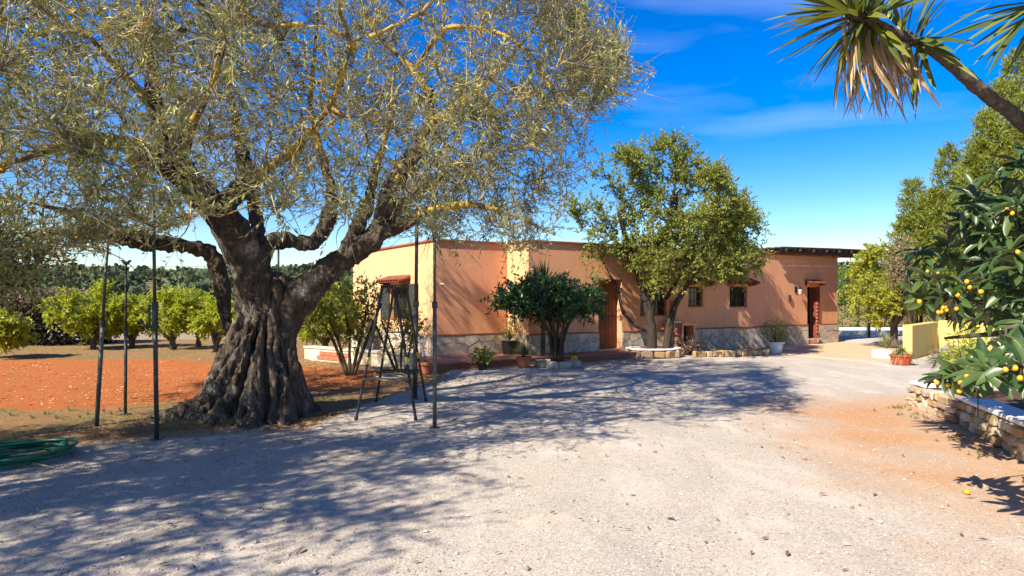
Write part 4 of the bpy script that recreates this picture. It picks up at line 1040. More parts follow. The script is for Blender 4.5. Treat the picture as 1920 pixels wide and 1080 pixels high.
# ------------------------------------------------------------------ pots and small things in front of the house
def pot_plant(name, foot, label, prof, mat, z=0.0, sides=18):
    g = G(*foot, z); e = thing(name, g, label, 'potted plant')
    o = MB().lathe(g, prof, sides).build('pot', mat, e, smooth=False)
    h = prof[-1][1]; MB().lathe(g + [0, 0, h - .03], [(prof[-1][0] * .9, 0), (prof[-1][0] * .88, .032)], 14).build('soil', M_soil, o)
    return e, g + np.array([0, 0, h])
def tuft(e, base, n, length, spread, droop, width, mat, seed, name='leaves'):
    Vv, Qq, tn = blades(base, n, length, spread, droop, width, seed); tag(np_obj(name, Vv, [Qq], mat, e, False, {'tint': tn}), kind='stuff')
def bushy(e, c, r, n, L, W, mat, seed, stems=None, base=None):
    Vv, T, tn = leaf_mass(c, r, n, L, W, seed, shell=.2); tag(np_obj('leaves', Vv, [T], mat, e, False, {'tint': tn}), kind='stuff')
    if base is not None:
        mb = MB(); rg = np.random.default_rng(seed)
        for k in range(stems): q = np.asarray(c) + rg.uniform(-.7, .7, 3) * r; mb.tube([base + np.array([*rg.uniform(-.03, .03, 2), -.02]), (base + q) / 2 + rg.normal(size=3) * .02, q], [.01, .008, .004], 5)
        tag(mb.build('stems', M_barkbrown, e), kind='stuff')
flower = [(.11, 0), (.125, .03), (.16, .20), (.185, .205), (.185, .255), (.165, .26)]
e, t = pot_plant('potted_plant', (982, 690), 'terracotta pot with a fountain of grassy leaves beside the dark bush', flower, M_pot)
tuft(e, t, 220, (.4, .72), (R(35), R(88)), (.2, .9), .022, M_grassy, 101)
e, t = pot_plant('potted_plant', (955, 664), 'black pot with tall thin yellowing plant against the salmon wall', [(.16, 0), (.2, .32), (.215, .33), (.2, .335)], M_blackplastic, ZT)
tuft(e, t, 45, (.3, .65), (R(40), R(88)), (.1, .8), .022, M_grassy, 102); bushy(e, t + [0, 0, .35], (.22, .2, .28), 160, .08, .03, M_shrub, 103, 6, t)
e, t = pot_plant('potted_plant', (904, 694), 'small dark pot with broad-leaved green plant at the terrace edge', [(.08, 0), (.12, .16), (.13, .165), (.12, .17)], M_blackplastic)
bushy(e, t + [0, 0, .14], (.24, .22, .18), 190, .11, .06, M_shrub, 104, 6, t)
e, t = pot_plant('potted_plant', (797, 702), 'plain orange pot with a dry stub standing beyond the tall prop', flower, M_pot)
bushy(e, t + [0, 0, .05], (.12, .12, .06), 40, .06, .02, M_dryleaf, 105, 5, t)
e, t = pot_plant('potted_plant', (1455, 663), 'flared white pot with a bushy shrub beside the salmon wall', [(.13, 0), (.15, .03), (.20, .28), (.235, .29), (.235, .33), (.21, .335)], M_white, 0, 12)
bushy(e, t + [0, 0, .28], (.42, .36, .34), 900, .075, .024, M_shrub, 106, 14, t)
e, t = pot_plant('potted_plant', (1690, 684), 'red pot with spidery orange-green plant by the yellow wall', [(.17, 0), (.19, .02), (.24, .20), (.26, .205), (.26, .24), (.23, .245)], M_redpot)
tuft(e, t, 200, (.3, .6), (R(20), R(85)), (.3, 1.1), .026, M_grassy, 107)
tuft(e, t, 60, (.25, .5), (R(10), R(60)), (.7, 1.5), .018, M_yuccadead, 109, 'dry_leaves')
g = G(1661, 673); e = thing('planter_box', g, 'small white square planter with a grey spiky plant', 'planter')
MB().box(g + [-.16, -.0, 0], (.34, .03, 0), (-.03, .34, 0), (0, 0, .22)).build('box', M_white, e, bevel=.015)
tuft(e, g + [.12, .2, .25], 70, (.35, .7), (R(25), R(85)), (.0, .3), .03, M_grassy, 108)

# stone ring round the dark bush
def stone_mesh(seed, mat, sx=1, sy=1, sz=1):
    bm = bmesh.new(); bmesh.ops.create_cube(bm, size=1.0)
    bmesh.ops.bevel(bm, geom=bm.edges[:], offset=.16, segments=1, affect='EDGES')
    rg = np.random.default_rng(seed)
    for v_ in bm.verts:
        q = rg.normal(0, .045, 3); v_.co = Vector(((v_.co.x + q[0]) * sx, (v_.co.y + q[1]) * sy, (v_.co.z + q[2]) * sz))
    me = bpy.data.meshes.new('stone'); bm.to_mesh(me); bm.free(); me.materials.append(mat); return me
STONES = [stone_mesh(200 + k, M_rubble[k % 4]) for k in range(12)]
PALE = [stone_mesh(230 + k, M_plinth[k % 4]) for k in range(8)]
def put_stone(parent, me, c, size, rotz, name='stone', tilt=.06):
    o = link(name, me, parent); o.location = tuple(float(q) for q in c); o.rotation_euler = (random.uniform(-tilt, tilt), random.uniform(-tilt, tilt), rotz); o.scale = tuple(float(q) for q in size); return o
def ring(name, label, c, rx, ry, k, h, mesh):
    e = thing(name, (c[0], c[1], 0), label, 'planter')
    for q in range(k):
        a = 2 * math.pi * q / k; sz = random.uniform(.85, 1.1)
        put_stone(e, random.choice(mesh), (c[0] + rx * math.cos(a), c[1] + ry * math.sin(a), h / 2 - .01), (2 * math.pi * max(rx, ry) / k * sz, .16, h * random.uniform(.85, 1.1)), a + math.pi / 2)
    MB().lathe((c[0], c[1], -.02), [(min(rx, ry) - .05, 0), (min(rx, ry) - .07, h * .8)], 16).build('soil', M_soil, e)
    return e
rc = G(1045, 686); ring('stone_ring', 'pale stone ring around the foot of the dark bush', (rc[0], BY - .02), .46, .36, 10, .15, PALE)
rc = G(1236, 674); e = ring('stone_ring', 'rubble planter with white rim around the twin-trunked tree', (rc[0], TY - .05), .66, .44, 13, .2, STONES)
mb = MB(); Vr = []; Fr = []
for k in range(28):
    a = 2 * math.pi * k / 28
    for rad_, zz in ((.60, .215), (.74, .215), (.74, .25), (.60, .25)): Vr.append((rc[0] + rad_ * math.cos(a), TY - .05 + rad_ * .70 * math.sin(a), zz))
for k in range(28):
    k2 = (k + 1) % 28
    for q in range(4): Fr.append((k * 4 + q, k2 * 4 + q, k2 * 4 + (q + 1) % 4, k * 4 + (q + 1) % 4))
MB().add(Vr, Fr).build('rim', M_white, e)

# low stone edging of the bed by the windows
ed = thing('stone_edging', G(1370, 668), 'low row of orange stones edging the bed below the barred windows', 'edging')
ea, eb = G(1300, 670), G(1440, 666)
for k in range(13):
    t = (k + .5) / 13; c = lerp(ea, eb, t); wv = np.linalg.norm(eb - ea) / 13
    put_stone(ed, STONES[k % 12], (c[0], c[1], .075), (wv * .96, .2, .18 * random.uniform(.85, 1.1)), math.atan2(eb[1] - ea[1], eb[0] - ea[0]))
e = thing('dry_shrub', lerp(ea, eb, .1) + [0, .5, 0], 'dry twiggy low plant at the foot of the barbecue', 'shrub')
bushy(e, lerp(ea, eb, .1) + np.array([-.1, .45, .28]), (.55, .25, .24), 420, .09, .03, M_dryleaf, 121, 16, lerp(ea, eb, .1) + np.array([0, .45, 0]))

# barbecue
bq0 = P(1256, 657, 18.55); bq0[2] = 0.0
bq = thing('barbecue', bq0 + [.4, .2, 0], 'small brick barbecue with dark firebox under the window', 'barbecue')
bu = norm(np.array([.96, .28, 0])); bn = np.array([bu[1], -bu[0], 0])
def bb(a0, a1, d0, d1, z0, z1, name, mat, bev=.008): return MB().box(bq0 + bu * a0 - bn * d0 + Zv * z0, bu * (a1 - a0), -bn * (d1 - d0), Zv * (z1 - z0)).build(name, mat, bq, bevel=bev)
for r_ in range(7):
    for k in range(2 + r_ % 2):
        nk = 2 + r_ % 2; wv = .36 / nk
        bb(k * wv + .003, (k + 1) * wv - .003, 0 + random.uniform(0, .01), .5, .002 + r_ * .125, (r_ + 1) * .125 - .006, 'brick', random.choice([M_pot, M_wall, M_coping, M_rubble[0]]))
bb(.37, .43, -.02, .5, 0, .80, 'side', M_wall); bb(.74, .80, -.02, .5, 0, .80, 'side', M_wall); bb(.431, .739, .4, .5, 0, .80, 'firebox', M_blackplastic); bb(.431, .739, .0, .399, 0, .25, 'hearth', M_coping)
bb(.36, .84, -.05, .52, .802, .87, 'top_slab', M_wall); bb(-.02, .355, -.03, .52, .877, .93, 'top_slab', M_cream)
bb(.30, .62, .3, .62, .93, 1.5, 'chimney', M_wall)

# rooster
rp = G(1262, 664); rst = thing('rooster', rp, 'dark rooster with red comb standing beside the twin-trunked tree', 'bird')
fx = norm(np.array([-.9, -.4, 0])); lx = np.array([-fx[1], fx[0], 0])
def rx_(f_, s_, z_): return rp + fx * f_ + lx * s_ + Zv * z_
body = [(-.27, .40, .012, .05), (-.24, .37, .025, .075), (-.19, .31, .04, .085), (-.13, .25, .07, .085), (-.05, .215, .088, .092), (.03, .22, .085, .095), (.09, .26, .062, .08), (.12, .32, .04, .05), (.13, .37, .03, .034), (.145, .405, .032, .036), (.165, .41, .022, .026), (.185, .405, .008, .01)]
Vr = []; Fr = []; S = 12
for f_, z_, hw_, hh_ in body:
    for k in range(S): a = 2 * math.pi * k / S; Vr.append(rx_(f_ , hw_ * math.cos(a), z_ + hh_ * math.sin(a)))
for k in range(len(body) - 1):
    for q in range(S): Fr.append((k * S + q, k * S + (q + 1) % S, (k + 1) * S + (q + 1) % S, (k + 1) * S + q))
Fr += [tuple(range(S)), tuple((len(body) - 1) * S + q for q in range(S))]
for s_ in (-1, 1):
    lm = MB().tube([rx_(0, s_ * .04, .15), rx_(.015, s_ * .04, .08), rx_(0, s_ * .04, .008)], [.022, .01, .008], 6)
    for t_ in (-.03, 0, .03): lm.tube([rx_(0, s_ * .04, .008), rx_(.05, s_ * .04 + t_, .005)], [.007, .004], 5)
    lm.build('leg', M_beak, rst)
MB().add(Vr, Fr).build('body', M_rooster, rst, smooth=True)
MB().prism([rx_(.10, -.006, .43), rx_(.115, -.006, .475), rx_(.13, -.006, .45), rx_(.145, -.006, .485), rx_(.16, -.006, .455), rx_(.175, -.006, .47), rx_(.18, -.006, .43)], lx * .012).build('comb', M_comb, rst)
MB().tube([rx_(.17, 0, .385), rx_(.172, 0, .345)], [.012, .016], 6).build('wattle', M_comb, rst)
MB().tube([rx_(.182, 0, .405), rx_(.215, 0, .395)], [.01, .002], 6).build('beak', M_beak, rst)

# yellow toy cone lamp by the dark bush
g = G(1077, 682); e = thing('garden_ornament', g, 'small bright yellow pointed ornament on a white base by the dark bush', 'ornament')
MB().lathe(g, [(.11, 0), (.11, .03), (.09, .035)], 16).build('base', M_white, e)
MB().lathe(g + [0, 0, .036], [(.075, 0), (.085, .05), (.07, .13), (.03, .17)], 16).build('body', M_yellowplastic, e, smooth=True)
MB().lathe(g + [0, 0, .207], [(.03, 0), (.035, .03), (.012, .09), (.004, .11)], 12).build('cap', M_redwood, e, smooth=True)

# spiky tall plant behind the dark bush
g = P(1018, 640, 16.35); g[2] = ZT
e = thing('tall_spiky_plant', g, 'tall dark green spiky plant rising behind the dark bush', 'plant')
MB().tube([g, g + [0, 0, .9], g + [.02, 0, 1.7]], [.06, .05, .045], 8).build('stem', M_barkgrey, e)
tuft(e, g + [.02, 0, 1.6], 90, (.5, 1.0), (R(35), R(88)), (.0, .35), .06, M_dark, 131)

# ------------------------------------------------------------------ right side: pool, hedge, yellow wall
pd = MB().prism([(11.6, 24.3, -.1), (13.0, 21.9, -.1), (24.0, 25.0, -.1), (24.0, 31.5, -.1), (12.0, 31.5, -.1)], Zv * .14).build('pool_deck', M_deck); pd['kind'] = 'structure'
cp = thing('pool_coping', (16, 28, .04), 'white raised coping of the swimming pool in front of the hedge', 'pool')
for k in range(16):
    MB().box((12.2 + k * .6, 27.6, .041), (.594, 0, 0), (0, .42, 0), (0, 0, .16)).build('slab', M_white, cp, bevel=.01)
    MB().box((12.2 + k * .6, 30.4, .041), (.594, 0, 0), (0, .42, 0), (0, 0, .16)).build('slab', M_white, cp, bevel=.01)
MB().box((12.2, 28.03, .041), (9.6, 0, 0), (0, 2.36, 0), (0, 0, .09)).build('water', M_water, cp)
pl_ = thing('pool_ladder', (15, 28, .2), 'curved steel handrails of the pool ladder in front of the hedge', 'pool ladder')
for x0 in (P(1619, 600, 28)[0], P(1636, 600, 28)[0]):
    pts = [(x0, 27.75, .2), (x0, 27.75, .62)] + [(x0 + .10 * (1 - math.cos(a)), 27.75 + .2 * (1 - math.cos(a)), .62 + .12 * math.sin(a)) for a in np.linspace(.3, math.pi - .3, 6)] + [(x0 + .22, 28.15, .55), (x0 + .26, 28.2, .1)]
    MB().tube(pts, .022, 8).build('handrail', M_steel, pl_, smooth=True)
hg = thing('clipped_hedge', (19, 33.5, 0), 'long bright green clipped hedge behind the swimming pool', 'hedge')
Vv, T, tn = leaf_mass((20, 34.0, 1.35), (8.5, 1.0, 1.55), 26000, .15, .08, 141, True); tag(np_obj('foliage', Vv, [T], M_hedge, hg, False, {'tint': tn}), kind='stuff')
ms = MB()
for k in range(12): ms.tube([(12 + k * 1.4, 34, -.05), (12.1 + k * 1.4, 34, 1.2), (12 + k * 1.4, 34.1, 2.2)], [.06, .045, .02], 6)
tag(ms.build('stems', M_barkbrown, hg), kind='stuff')

pth_ = MB().prism([G(1445, 663), G(1600, 676), G(1712, 676), G(1705, 655), (12.9, 22.0, 0), (11.6, 24.2, 0), P5 + n1 * .06, P2 + u2 * 9.3 + n1 * .06], Zv * .022).build('path', M_path); pth_['kind'] = 'structure'
# yellow-green tree
ty_ = P(1655, 560, 20.5); yb = np.array([ty_[0] + .4, 20.6, 0])
yl = [np.array([[*yb, .12], [*(yb + [0, 0, .8]), .1], [*(yb + [-.1, 0, 1.6]), .07], [*(yb + [-.1, .1, 2.6]), .03]])] + [np.array([[*(yb + [0, 0, .7]), .07], [*(yb + [math.cos(a) * .6, math.sin(a) * .6, 1.5]), .05], [*(yb + [math.cos(a) * 1.1, math.sin(a) * .9, 2.1]), .02]]) for a in (.2, 1.5, 2.8, 3.6, 4.6, 5.4)]
generic_tree('yellow_green_tree', yb, 'pale yellow-green tree beside the end of the pergola', 'tree', yl, ell_targets(yb + [-.1, 0, 1.95], (1.25, 1.1, 1.25), 150, 151, .2), None, M_yellowtree, M_barkgrey, 1250, (.2, .45), 11, .11, .055, 152)

yw = thing('yellow_wall', (11.5, 18.6, 0), 'low bright yellow L-shaped wall behind the red pot', 'wall')
ya, yc, ye = np.array([10.2, 17.0, 0]), np.array([12.35, 19.35, 0]), np.array([14.4, 17.9, 0])
def wseg(a, b, name, h, th=.22, mat=M_yellow, parent=yw):
    d = b - a; L = np.linalg.norm(d); d = d / L; nn = np.array([-d[1], d[0], 0]); return MB().box(a - Zv * .05, d * L, nn * th, Zv * (h + .05)).build(name, mat, parent, bevel=.012)
wseg(ya, yc, 'wall', .88); wseg(yc + norm(ye - yc) * .005, ye, 'wall', .92)
rm = MB().prism([G(1722, 690), G(1830, 690), G(1830, 668) + Zv * .28, G(1772, 664) + Zv * .26], -Zv * .3).build('concrete_ramp', M_concrete); tag(rm, 'grey concrete ramp rising to the yellow wall', 'ramp')

# tall narrow-leaved shrubs
def spire_shrub(c, label, spires, n, seed, hbase):
    e = thing('tall_shrub', (c[0], c[1], 0), label, 'shrub', 'tall bright shrubs behind the yellow wall')
    rg = np.random.default_rng(seed); VV = []; TT = []; TN = []; off = 0; mb = MB()
    for (x, y, h, r_) in spires:
        mb.tube([(c[0] + (x - c[0]) * .3, c[1] + (y - c[1]) * .3, -.05), ((c[0] + x) / 2, (c[1] + y) / 2, h * .4), (x, y, h - .1)], [.06, .04, .008], 6)
        m = int(n * 2.3 * r_ * h); t = rg.random(m) ** .8
        zz = hbase + (h - hbase) * t; rad_ = r_ * (1 - t ** 2.2) ** .7 * rg.uniform(.25, 1.05, m) ** .5; a = rg.uniform(0, 2 * math.pi, m)
        rad_ = rad_ * (1 + .25 * np.sin(3 * a + 7 * zz))
        tw = np.stack([x + rad_ * np.cos(a), y + rad_ * np.sin(a), zz], 1)
        d = norm(np.stack([np.cos(a) * .7, np.sin(a) * .7, np.full(m, .8)], 1) + rg.normal(size=(m, 3)) * .3)
        tws = np.stack([tw + d * q for q in (0, .09, .18, .28)], 1)
        Vv, T, tn = make_leaves(tws, 9, .14, .036, .9, .7, .05, .0, seed + 1); VV.append(Vv); TT.append(T + off); TN.append(tn); off += len(Vv)
    tag(mb.build('stems', M_barkbrown, e), kind='stuff')
    tag(np_obj('crown', np.concatenate(VV), [np.concatenate(TT)], M_spire, e, False, {'tint': np.concatenate(TN)}), kind='stuff')
def sp(px, py, Y, r_): q = P(px, py, Y); return (q[0], q[1], q[2], r_)
spire_shrub(P(1890, 600, 20.9), 'tallest bright green shrub rising behind the bent yucca stem', [sp(1908, 105, 20.8, 1.15), sp(1880, 165, 20.4, 1.0), sp(1852, 215, 20.2, .95), sp(1970, 60, 21.4, 1.5), sp(2080, 60, 21.8, 1.6), sp(1925, 240, 19.9, 1.1), sp(1838, 275, 20.4, .85), sp(1880, 330, 19.8, 1.0)], 62, 161, 1.2)
spire_shrub(P(1790, 600, 21.6), 'bright shrub ending in a slender spire below the yucca leaves', [sp(1778, 282, 21.6, .62), sp(1812, 315, 21.2, .85), sp(1755, 360, 21.8, .8), sp(1800, 400, 20.9, .9)], 85, 171, 1.0)
spire_shrub(P(1722, 600, 22.4), 'shortest spired shrub next to the yellow-green tree', [sp(1712, 342, 22.4, .6), sp(1700, 410, 22.2, .65), sp(1735, 385, 22.0, .8)], 90, 181, .9)
g = P(1716, 560, 19.8); e = thing('dry_shrub', (g[0], g[1], 0), 'pinkish-grey dry twiggy shrub between the yellow-green tree and the spired shrubs', 'shrub')
bushy(e, P(1690, 495, 19.6), (.5, .45, .95), 1300, .10, .028, M_dryleaf, 191, 22, np.array([g[0], g[1], .0]))
g = G(1800, 700); e = thing('palm_seedling', (g[0], g[1], 0), 'small feathery palm with arching fronds by the yellow wall', 'palm')
mbp = []; 
Vv, Qq, tn = blades((g[0], g[1], .1), 8, (.8, 1.2), (R(35), R(75)), (.3, .7), .03, 201); tag(np_obj('midribs', Vv, [Qq], M_grassy, e, False, {'tint': tn}), kind='stuff')
vb = Vv.reshape(8, 10, 3); ctr = (vb[:, 0::2] + vb[:, 1::2]) / 2
Vv, T, tn = make_leaves(ctr, 46, .22, .014, .75, .8, .1, .3, 202); tag(np_obj('leaflets', Vv, [T], M_grassy, e, False, {'tint': tn}), kind='stuff')
g = P(1812, 672, 9.4); e = thing('bright_bush', (g[0] + .2, g[1], 0), 'small lime-green bush behind the end of the stone planter', 'bush')
bushy(e, np.array([g[0] + .05, g[1], .75]), (.30, .3, .5), 900, .09, .022, M_lemon, 211, 12, np.array([g[0] + .1, g[1], .05]))

# ------------------------------------------------------------------ stone planter wall, white cap
pln = thing('stone_planter', (5.6, 8.2, 0), 'rubble stone planter wall with whitewashed cap beside the drive', 'planter')
wp = [np.array([6.75, 10.35, 0]), np.array([5.92, 9.9, 0]), np.array([5.56, 8.2, 0]), np.array([4.93, 6.4, 0]), np.array([4.45, 4.9, 0]), np.array([4.1, 3.6, 0])]
hts = [.29, .29, .30, .34, .36, .37]
for k in range(len(wp) - 1):
    a, b = wp[k], wp[k + 1]; d = b - a; L = np.linalg.norm(d); d = d / L; nn = np.array([d[1], -d[0], 0]); nn = nn if nn[0] < 0.2 else -nn
    if k == 0: nn = np.array([d[1], -d[0], 0]); nn = nn if nn[1] > 0 else -nn; nn = nn if False else -nn if nn[1] < 0 else nn
    inn = -nn if k else np.array([-.3, -.95, 0]) * -1
    if k == 0: nn = norm(np.array([-.48, .88, 0])); inn = -nn
    h0, h1 = hts[k], hts[k + 1]
    core = MB().prism([a + inn * .05 - Zv * .05, b + inn * .05 - Zv * .05, b + inn * .05 + Zv * (h1 - .01), a + inn * .05 + Zv * (h0 - .01)], inn * .22).build('core', M_mortar, pln)
    courses = 3; 
    for c in range(courses):
        s = random.uniform(-.05, 0)
        while s < L - .04:
            wv = random.uniform(.11, .34); hh = (h0 + (h1 - h0) * s / L) / courses
            cen = a + d * min(s + wv / 2, L - .02) + inn * .07 + Zv * (hh * (c + .5))
            put_stone(pln, random.choice(STONES + PALE), cen, (wv * random.uniform(.86, 1.02), .17 + random.uniform(-.04, .06), hh * random.uniform(.8, 1.18)), math.atan2(d[1], d[0]) + random.uniform(-.09, .09), tilt=.13)
            s += wv
    if k != 1:
        MB().prism([a + nn * .03 + Zv * (h0 + .012), b + nn * .03 + Zv * (h1 + .012), b + inn * .30 + Zv * (h1 + .012), a + inn * .30 + Zv * (h0 + .012)], Zv * .05).build('cap', M_white, pln, bevel=.012)
MB().prism([wp[1] + [.35, 0, -.05], wp[2] + [.35, 0, -.05], wp[3] + [.35, 0, -.05], wp[4] + [.35, 0, -.05], wp[5] + [.35, 0, -.05], (10, 3.6, -.05), (10, 10.2, -.05), (6.8, 10.2, -.05)], Zv * .22).build('soil', M_soil, pln)
MB().prism([wp[1] + [.02, -.02, .302], wp[1] + np.array([.38, -.0, .302]), wp[1] + np.array([.34, -.42, .302]), wp[1] + np.array([-.06, -.42, .302])], Zv * .05).build('cap', M_white, pln, bevel=.012)

# red flower beside the cap
g = P(1833, 728, 7.4); e = thing('red_flower', (g[0], g[1], .17), 'single red flower under the loquat branches by the white cap', 'flower')
MB().tube([(g[0], g[1], .16), (g[0] + .01, g[1], g[2])], .006, 5).build('stem', M_greenmetal, e)
for k in range(7):
    a = k * 2 * math.pi / 7; c, s = math.cos(a), math.sin(a)
    MB().add([g, g + np.array([c * .05 - s * .03, s * .03, .03 + c * .01]), g + np.array([c * .09, s * .05, .045]), g + np.array([c * .05 + s * .03, s * .03, .03 - c * .01])], [(0, 1, 2, 3)]).build('petal', M_red, e)

# ------------------------------------------------------------------ loquat: single large leaves and fruit
loq = thing('loquat_tree', (5.9, 6.5, .15), 'dark loquat tree with large ribbed leaves and orange fruit over the planter', 'tree')
lb = np.array([5.9, 6.5, .1])
tips = [(1722, 470, 6.2), (1745, 520, 5.9), (1765, 560, 5.7), (1735, 565, 5.9), (1775, 475, 6.1), (1800, 525, 5.6), (1715, 545, 6.2), (1790, 560, 5.5), (1810, 420, 6.0), (1850, 450, 5.5), (1840, 520, 5.3), (1875, 400, 5.6), (1905, 380, 5.2), (1890, 470, 5.0),
        (1860, 570, 5.4), (1895, 540, 5.1), (1910, 610, 4.9), (1850, 560, 5.6), (1770, 700, 5.0), (1800, 715, 4.9), (1865, 690, 4.1), (1915, 690, 3.9), (1845, 700, 4.5), (1890, 660, 4.6), (1920, 500, 4.9), (1815, 480, 6.3), (1780, 430, 6.6), (1830, 360, 6.6), (1880, 330, 6.4), (1915, 300, 6.2),
        (1940, 420, 5.2), (1960, 560, 4.8), (1950, 650, 4.4), (1985, 350, 5.6), (2010, 480, 5), (2040, 600, 4.8), (2080, 380, 5.6), (2120, 520, 5.4), (1960, 250, 6.3), (2050, 250, 6.4), (1900, 590, 6.2), (1860, 500, 6.4), (1900, 520, 6.6), (1935, 600, 6.4), (1870, 470, 6.8), (1925, 440, 6.8), (1960, 500, 6.6), (1880, 560, 6.8), (1930, 660, 6.2)]
rg = np.random.default_rng(301)
tipw = np.array([P(*t) for t in tips])
ext = ell_targets(lb + [.2, .1, 2.5], (2.2, 2.1, 1.5), 90, 302, .4, lambda q: (CX + q[0] * F / q[1] > 1960) and q[1] > 4.2)
ext = np.concatenate([ext, np.array([P(rg.uniform(1800, 2060), rg.uniform(360, 610) if k % 4 else rg.uniform(330, 650), rg.uniform(5.8, 7.6)) for k in range(75)])])
alltips = np.concatenate([tipw, ext])
ll = [np.array([[*lb, .11], [*(lb + [-.05, 0, .7]), .095], [*(lb + [-.1, .05, 1.4]), .08]])]
for dx, dy, dz in ((-1.3, -.4, .9), (-.6, -1.2, .8), (-.2, .5, 1.6), (-1.2, .6, 1.2), (.8, -.6, 1.2), (.7, .7, 1.4), (-1.5, -1.2, .0), (-1.6, .0, .1)):
    b = lb + [-.08, 0, 1.0]; ll.append(np.array([[*b, .06], [*(b + np.array([dx, dy, dz]) * .5 + [0, 0, .12]), .04], [*(b + np.array([dx, dy, dz])), .007]]))
limb_mesh(ll, M_barkgrey, 'trunk', loq, 9, .1, None, None, .01)
lp_, lr_ = grow(ll, alltips, .008, .4, 7, .14, .3, 303); tubes_obj('branches', lp_, lr_, 6, M_barkgrey, loq)
order_tip = np.array([lp_[k, -1] for k in range(len(lp_))]); tdir = norm(lp_[:, -1] - lp_[:, -2])
# leaf mesh variants, unit length along +X, normal +Z
def big_leaf(seed, curl, fold, wr=.29):
    r = np.random.default_rng(seed); xs = [0, .08, .3, .55, .78, .93, 1.0]; ws = [.02, .10, .36, .5, .42, .2, .01]; V_ = []; F_ = []
    for x, w_ in zip(xs, ws):
        zc = -curl * x * x; wv = .012 * r.normal()
        V_ += [(x, -w_ * wr, zc + fold * w_ * wr * 2 + wv), (x, 0, zc), (x, w_ * wr, zc + fold * w_ * wr * 2 - wv)]
    for k in range(len(xs) - 1):
        b = 3 * k; F_ += [(b, b + 3, b + 4, b + 1), (b + 1, b + 4, b + 5, b + 2)]
    return np.array(V_), F_
BL = [big_leaf(310 + k, c, f) for k, (c, f) in enumerate(((.12, .35), (.3, .25), (.45, .3), (.05, .5), (.22, .15), (.38, .45)))]
def leaf_data(V_, F_, mat, tint, name='leaf'):
    me = np_mesh(name, V_, [np.array(F_)], True, {'tint': np.full(len(V_), tint)}); me.materials.append(mat); return me
LM = [leaf_data(*BL[k % 6], M_loquat, t) for k in range(6) for t in (.1, .5, .95)]
recs = []
for tp_, td in zip(order_tip, tdir):
    nl_ = rg.integers(13, 19); ax = norm(td * .6 + np.array([-.15, -.25, .55]) + rg.normal(size=3) * .2)
    s0 = norm(np.cross(ax, [.3, .2, 1.0])); s1 = np.cross(ax, s0); ph = rg.uniform(0, 6.28)
    for k in range(nl_):
        a = ph + k * 2.4; e_ = rg.uniform(-.35, .9)
        d = norm((s0 * math.cos(a) + s1 * math.sin(a)) * math.cos(e_) + ax * math.sin(e_) + np.array([0, 0, -.15]))
        base = tp_ - td * rg.uniform(0, .09)
        recs.append((base, d, norm(ax + np.array([0, 0, .6])), rg.uniform(.15, .25)))
def mat_from(base, d, up, L):
    x = norm(d); y = norm(np.cross(up, x)); z_ = np.cross(x, y)
    return Matrix(((x[0] * L, y[0] * L, z_[0] * L, base[0]), (x[1] * L, y[1] * L, z_[1] * L, base[1]), (x[2] * L, y[2] * L, z_[2] * L, base[2]), (0, 0, 0, 1)))
def inview(p): return p[1] > .5 and -20 < CX + p[0] * F / p[1] < 1945 and -20 < CY - (p[2] - EYE) * F / p[1] < 1100
vis = sorted([r_ for r_ in recs if inview(r_[0] + r_[1] * r_[3] * .5)], key=lambda r_: r_[0][1] / r_[3])
single = vis[:290]; sid = {id(r_) for r_ in single}
for k, r_ in enumerate(single):
    o = link('leaf', LM[int(rg.integers(len(LM)))], loq); o.matrix_basis = mat_from(*r_)
def merged_leaves(rs, name, parent, mat, meshes):
    VV = []; FF = []; TT = []; off = 0
    for r_ in rs:
        V_, F_ = meshes[int(rg.integers(len(meshes)))]; M_ = np.array(mat_from(*r_)); q = V_ @ M_[:3, :3].T + M_[:3, 3]
        VV.append(q); FF.append(np.array(F_) + off); TT.append(np.full(len(V_), rg.random())); off += len(V_)
    return tag(np_obj(name, np.concatenate(VV), [np.concatenate(FF)], mat, parent, True, {'tint': np.concatenate(TT)}), kind='stuff')
merged_leaves([r_ for r_ in recs if id(r_) not in sid], 'crown', loq, M_loquat, BL)
# fruit
def fruit_mesh():
    prof = [(.004, 0), (.013, .004), (.0195, .016), (.021, .026), (.018, .037), (.009, .044), (.004, .0445)]
    return MB().lathe((0, 0, 0), prof, 12).mesh('fruit', M_fruit, True)
FM = fruit_mesh()
fr = [(1762, 527, 5.3, 3), (1700, 538, 5.9, 3), (1712, 546, 5.8, 2), (1728, 568, 5.5, 3), (1733, 570, 5.4, 2), (1688, 595, 5.6, 4), (1733, 605, 5.3, 2), (1755, 465, 5.8, 2), (1732, 462, 5.9, 1), (1785, 535, 5.4, 1), (1845, 681, 4.2, 3), (1857, 680, 4.15, 2), (1900, 680, 3.9, 4), (1910, 686, 3.85, 2), (1828, 686, 4.5, 1), (1755, 706, 4.9, 3), (1790, 697, 4.8, 2), (1778, 722, 4.8, 2), (1805, 712, 4.7, 1), (1866, 470, 5.2, 2), (1900, 460, 4.9, 2), (1893, 395, 5.1, 2), (1903, 345, 5.4, 2), (1846, 545, 5.2, 1)]
stalks = MB()
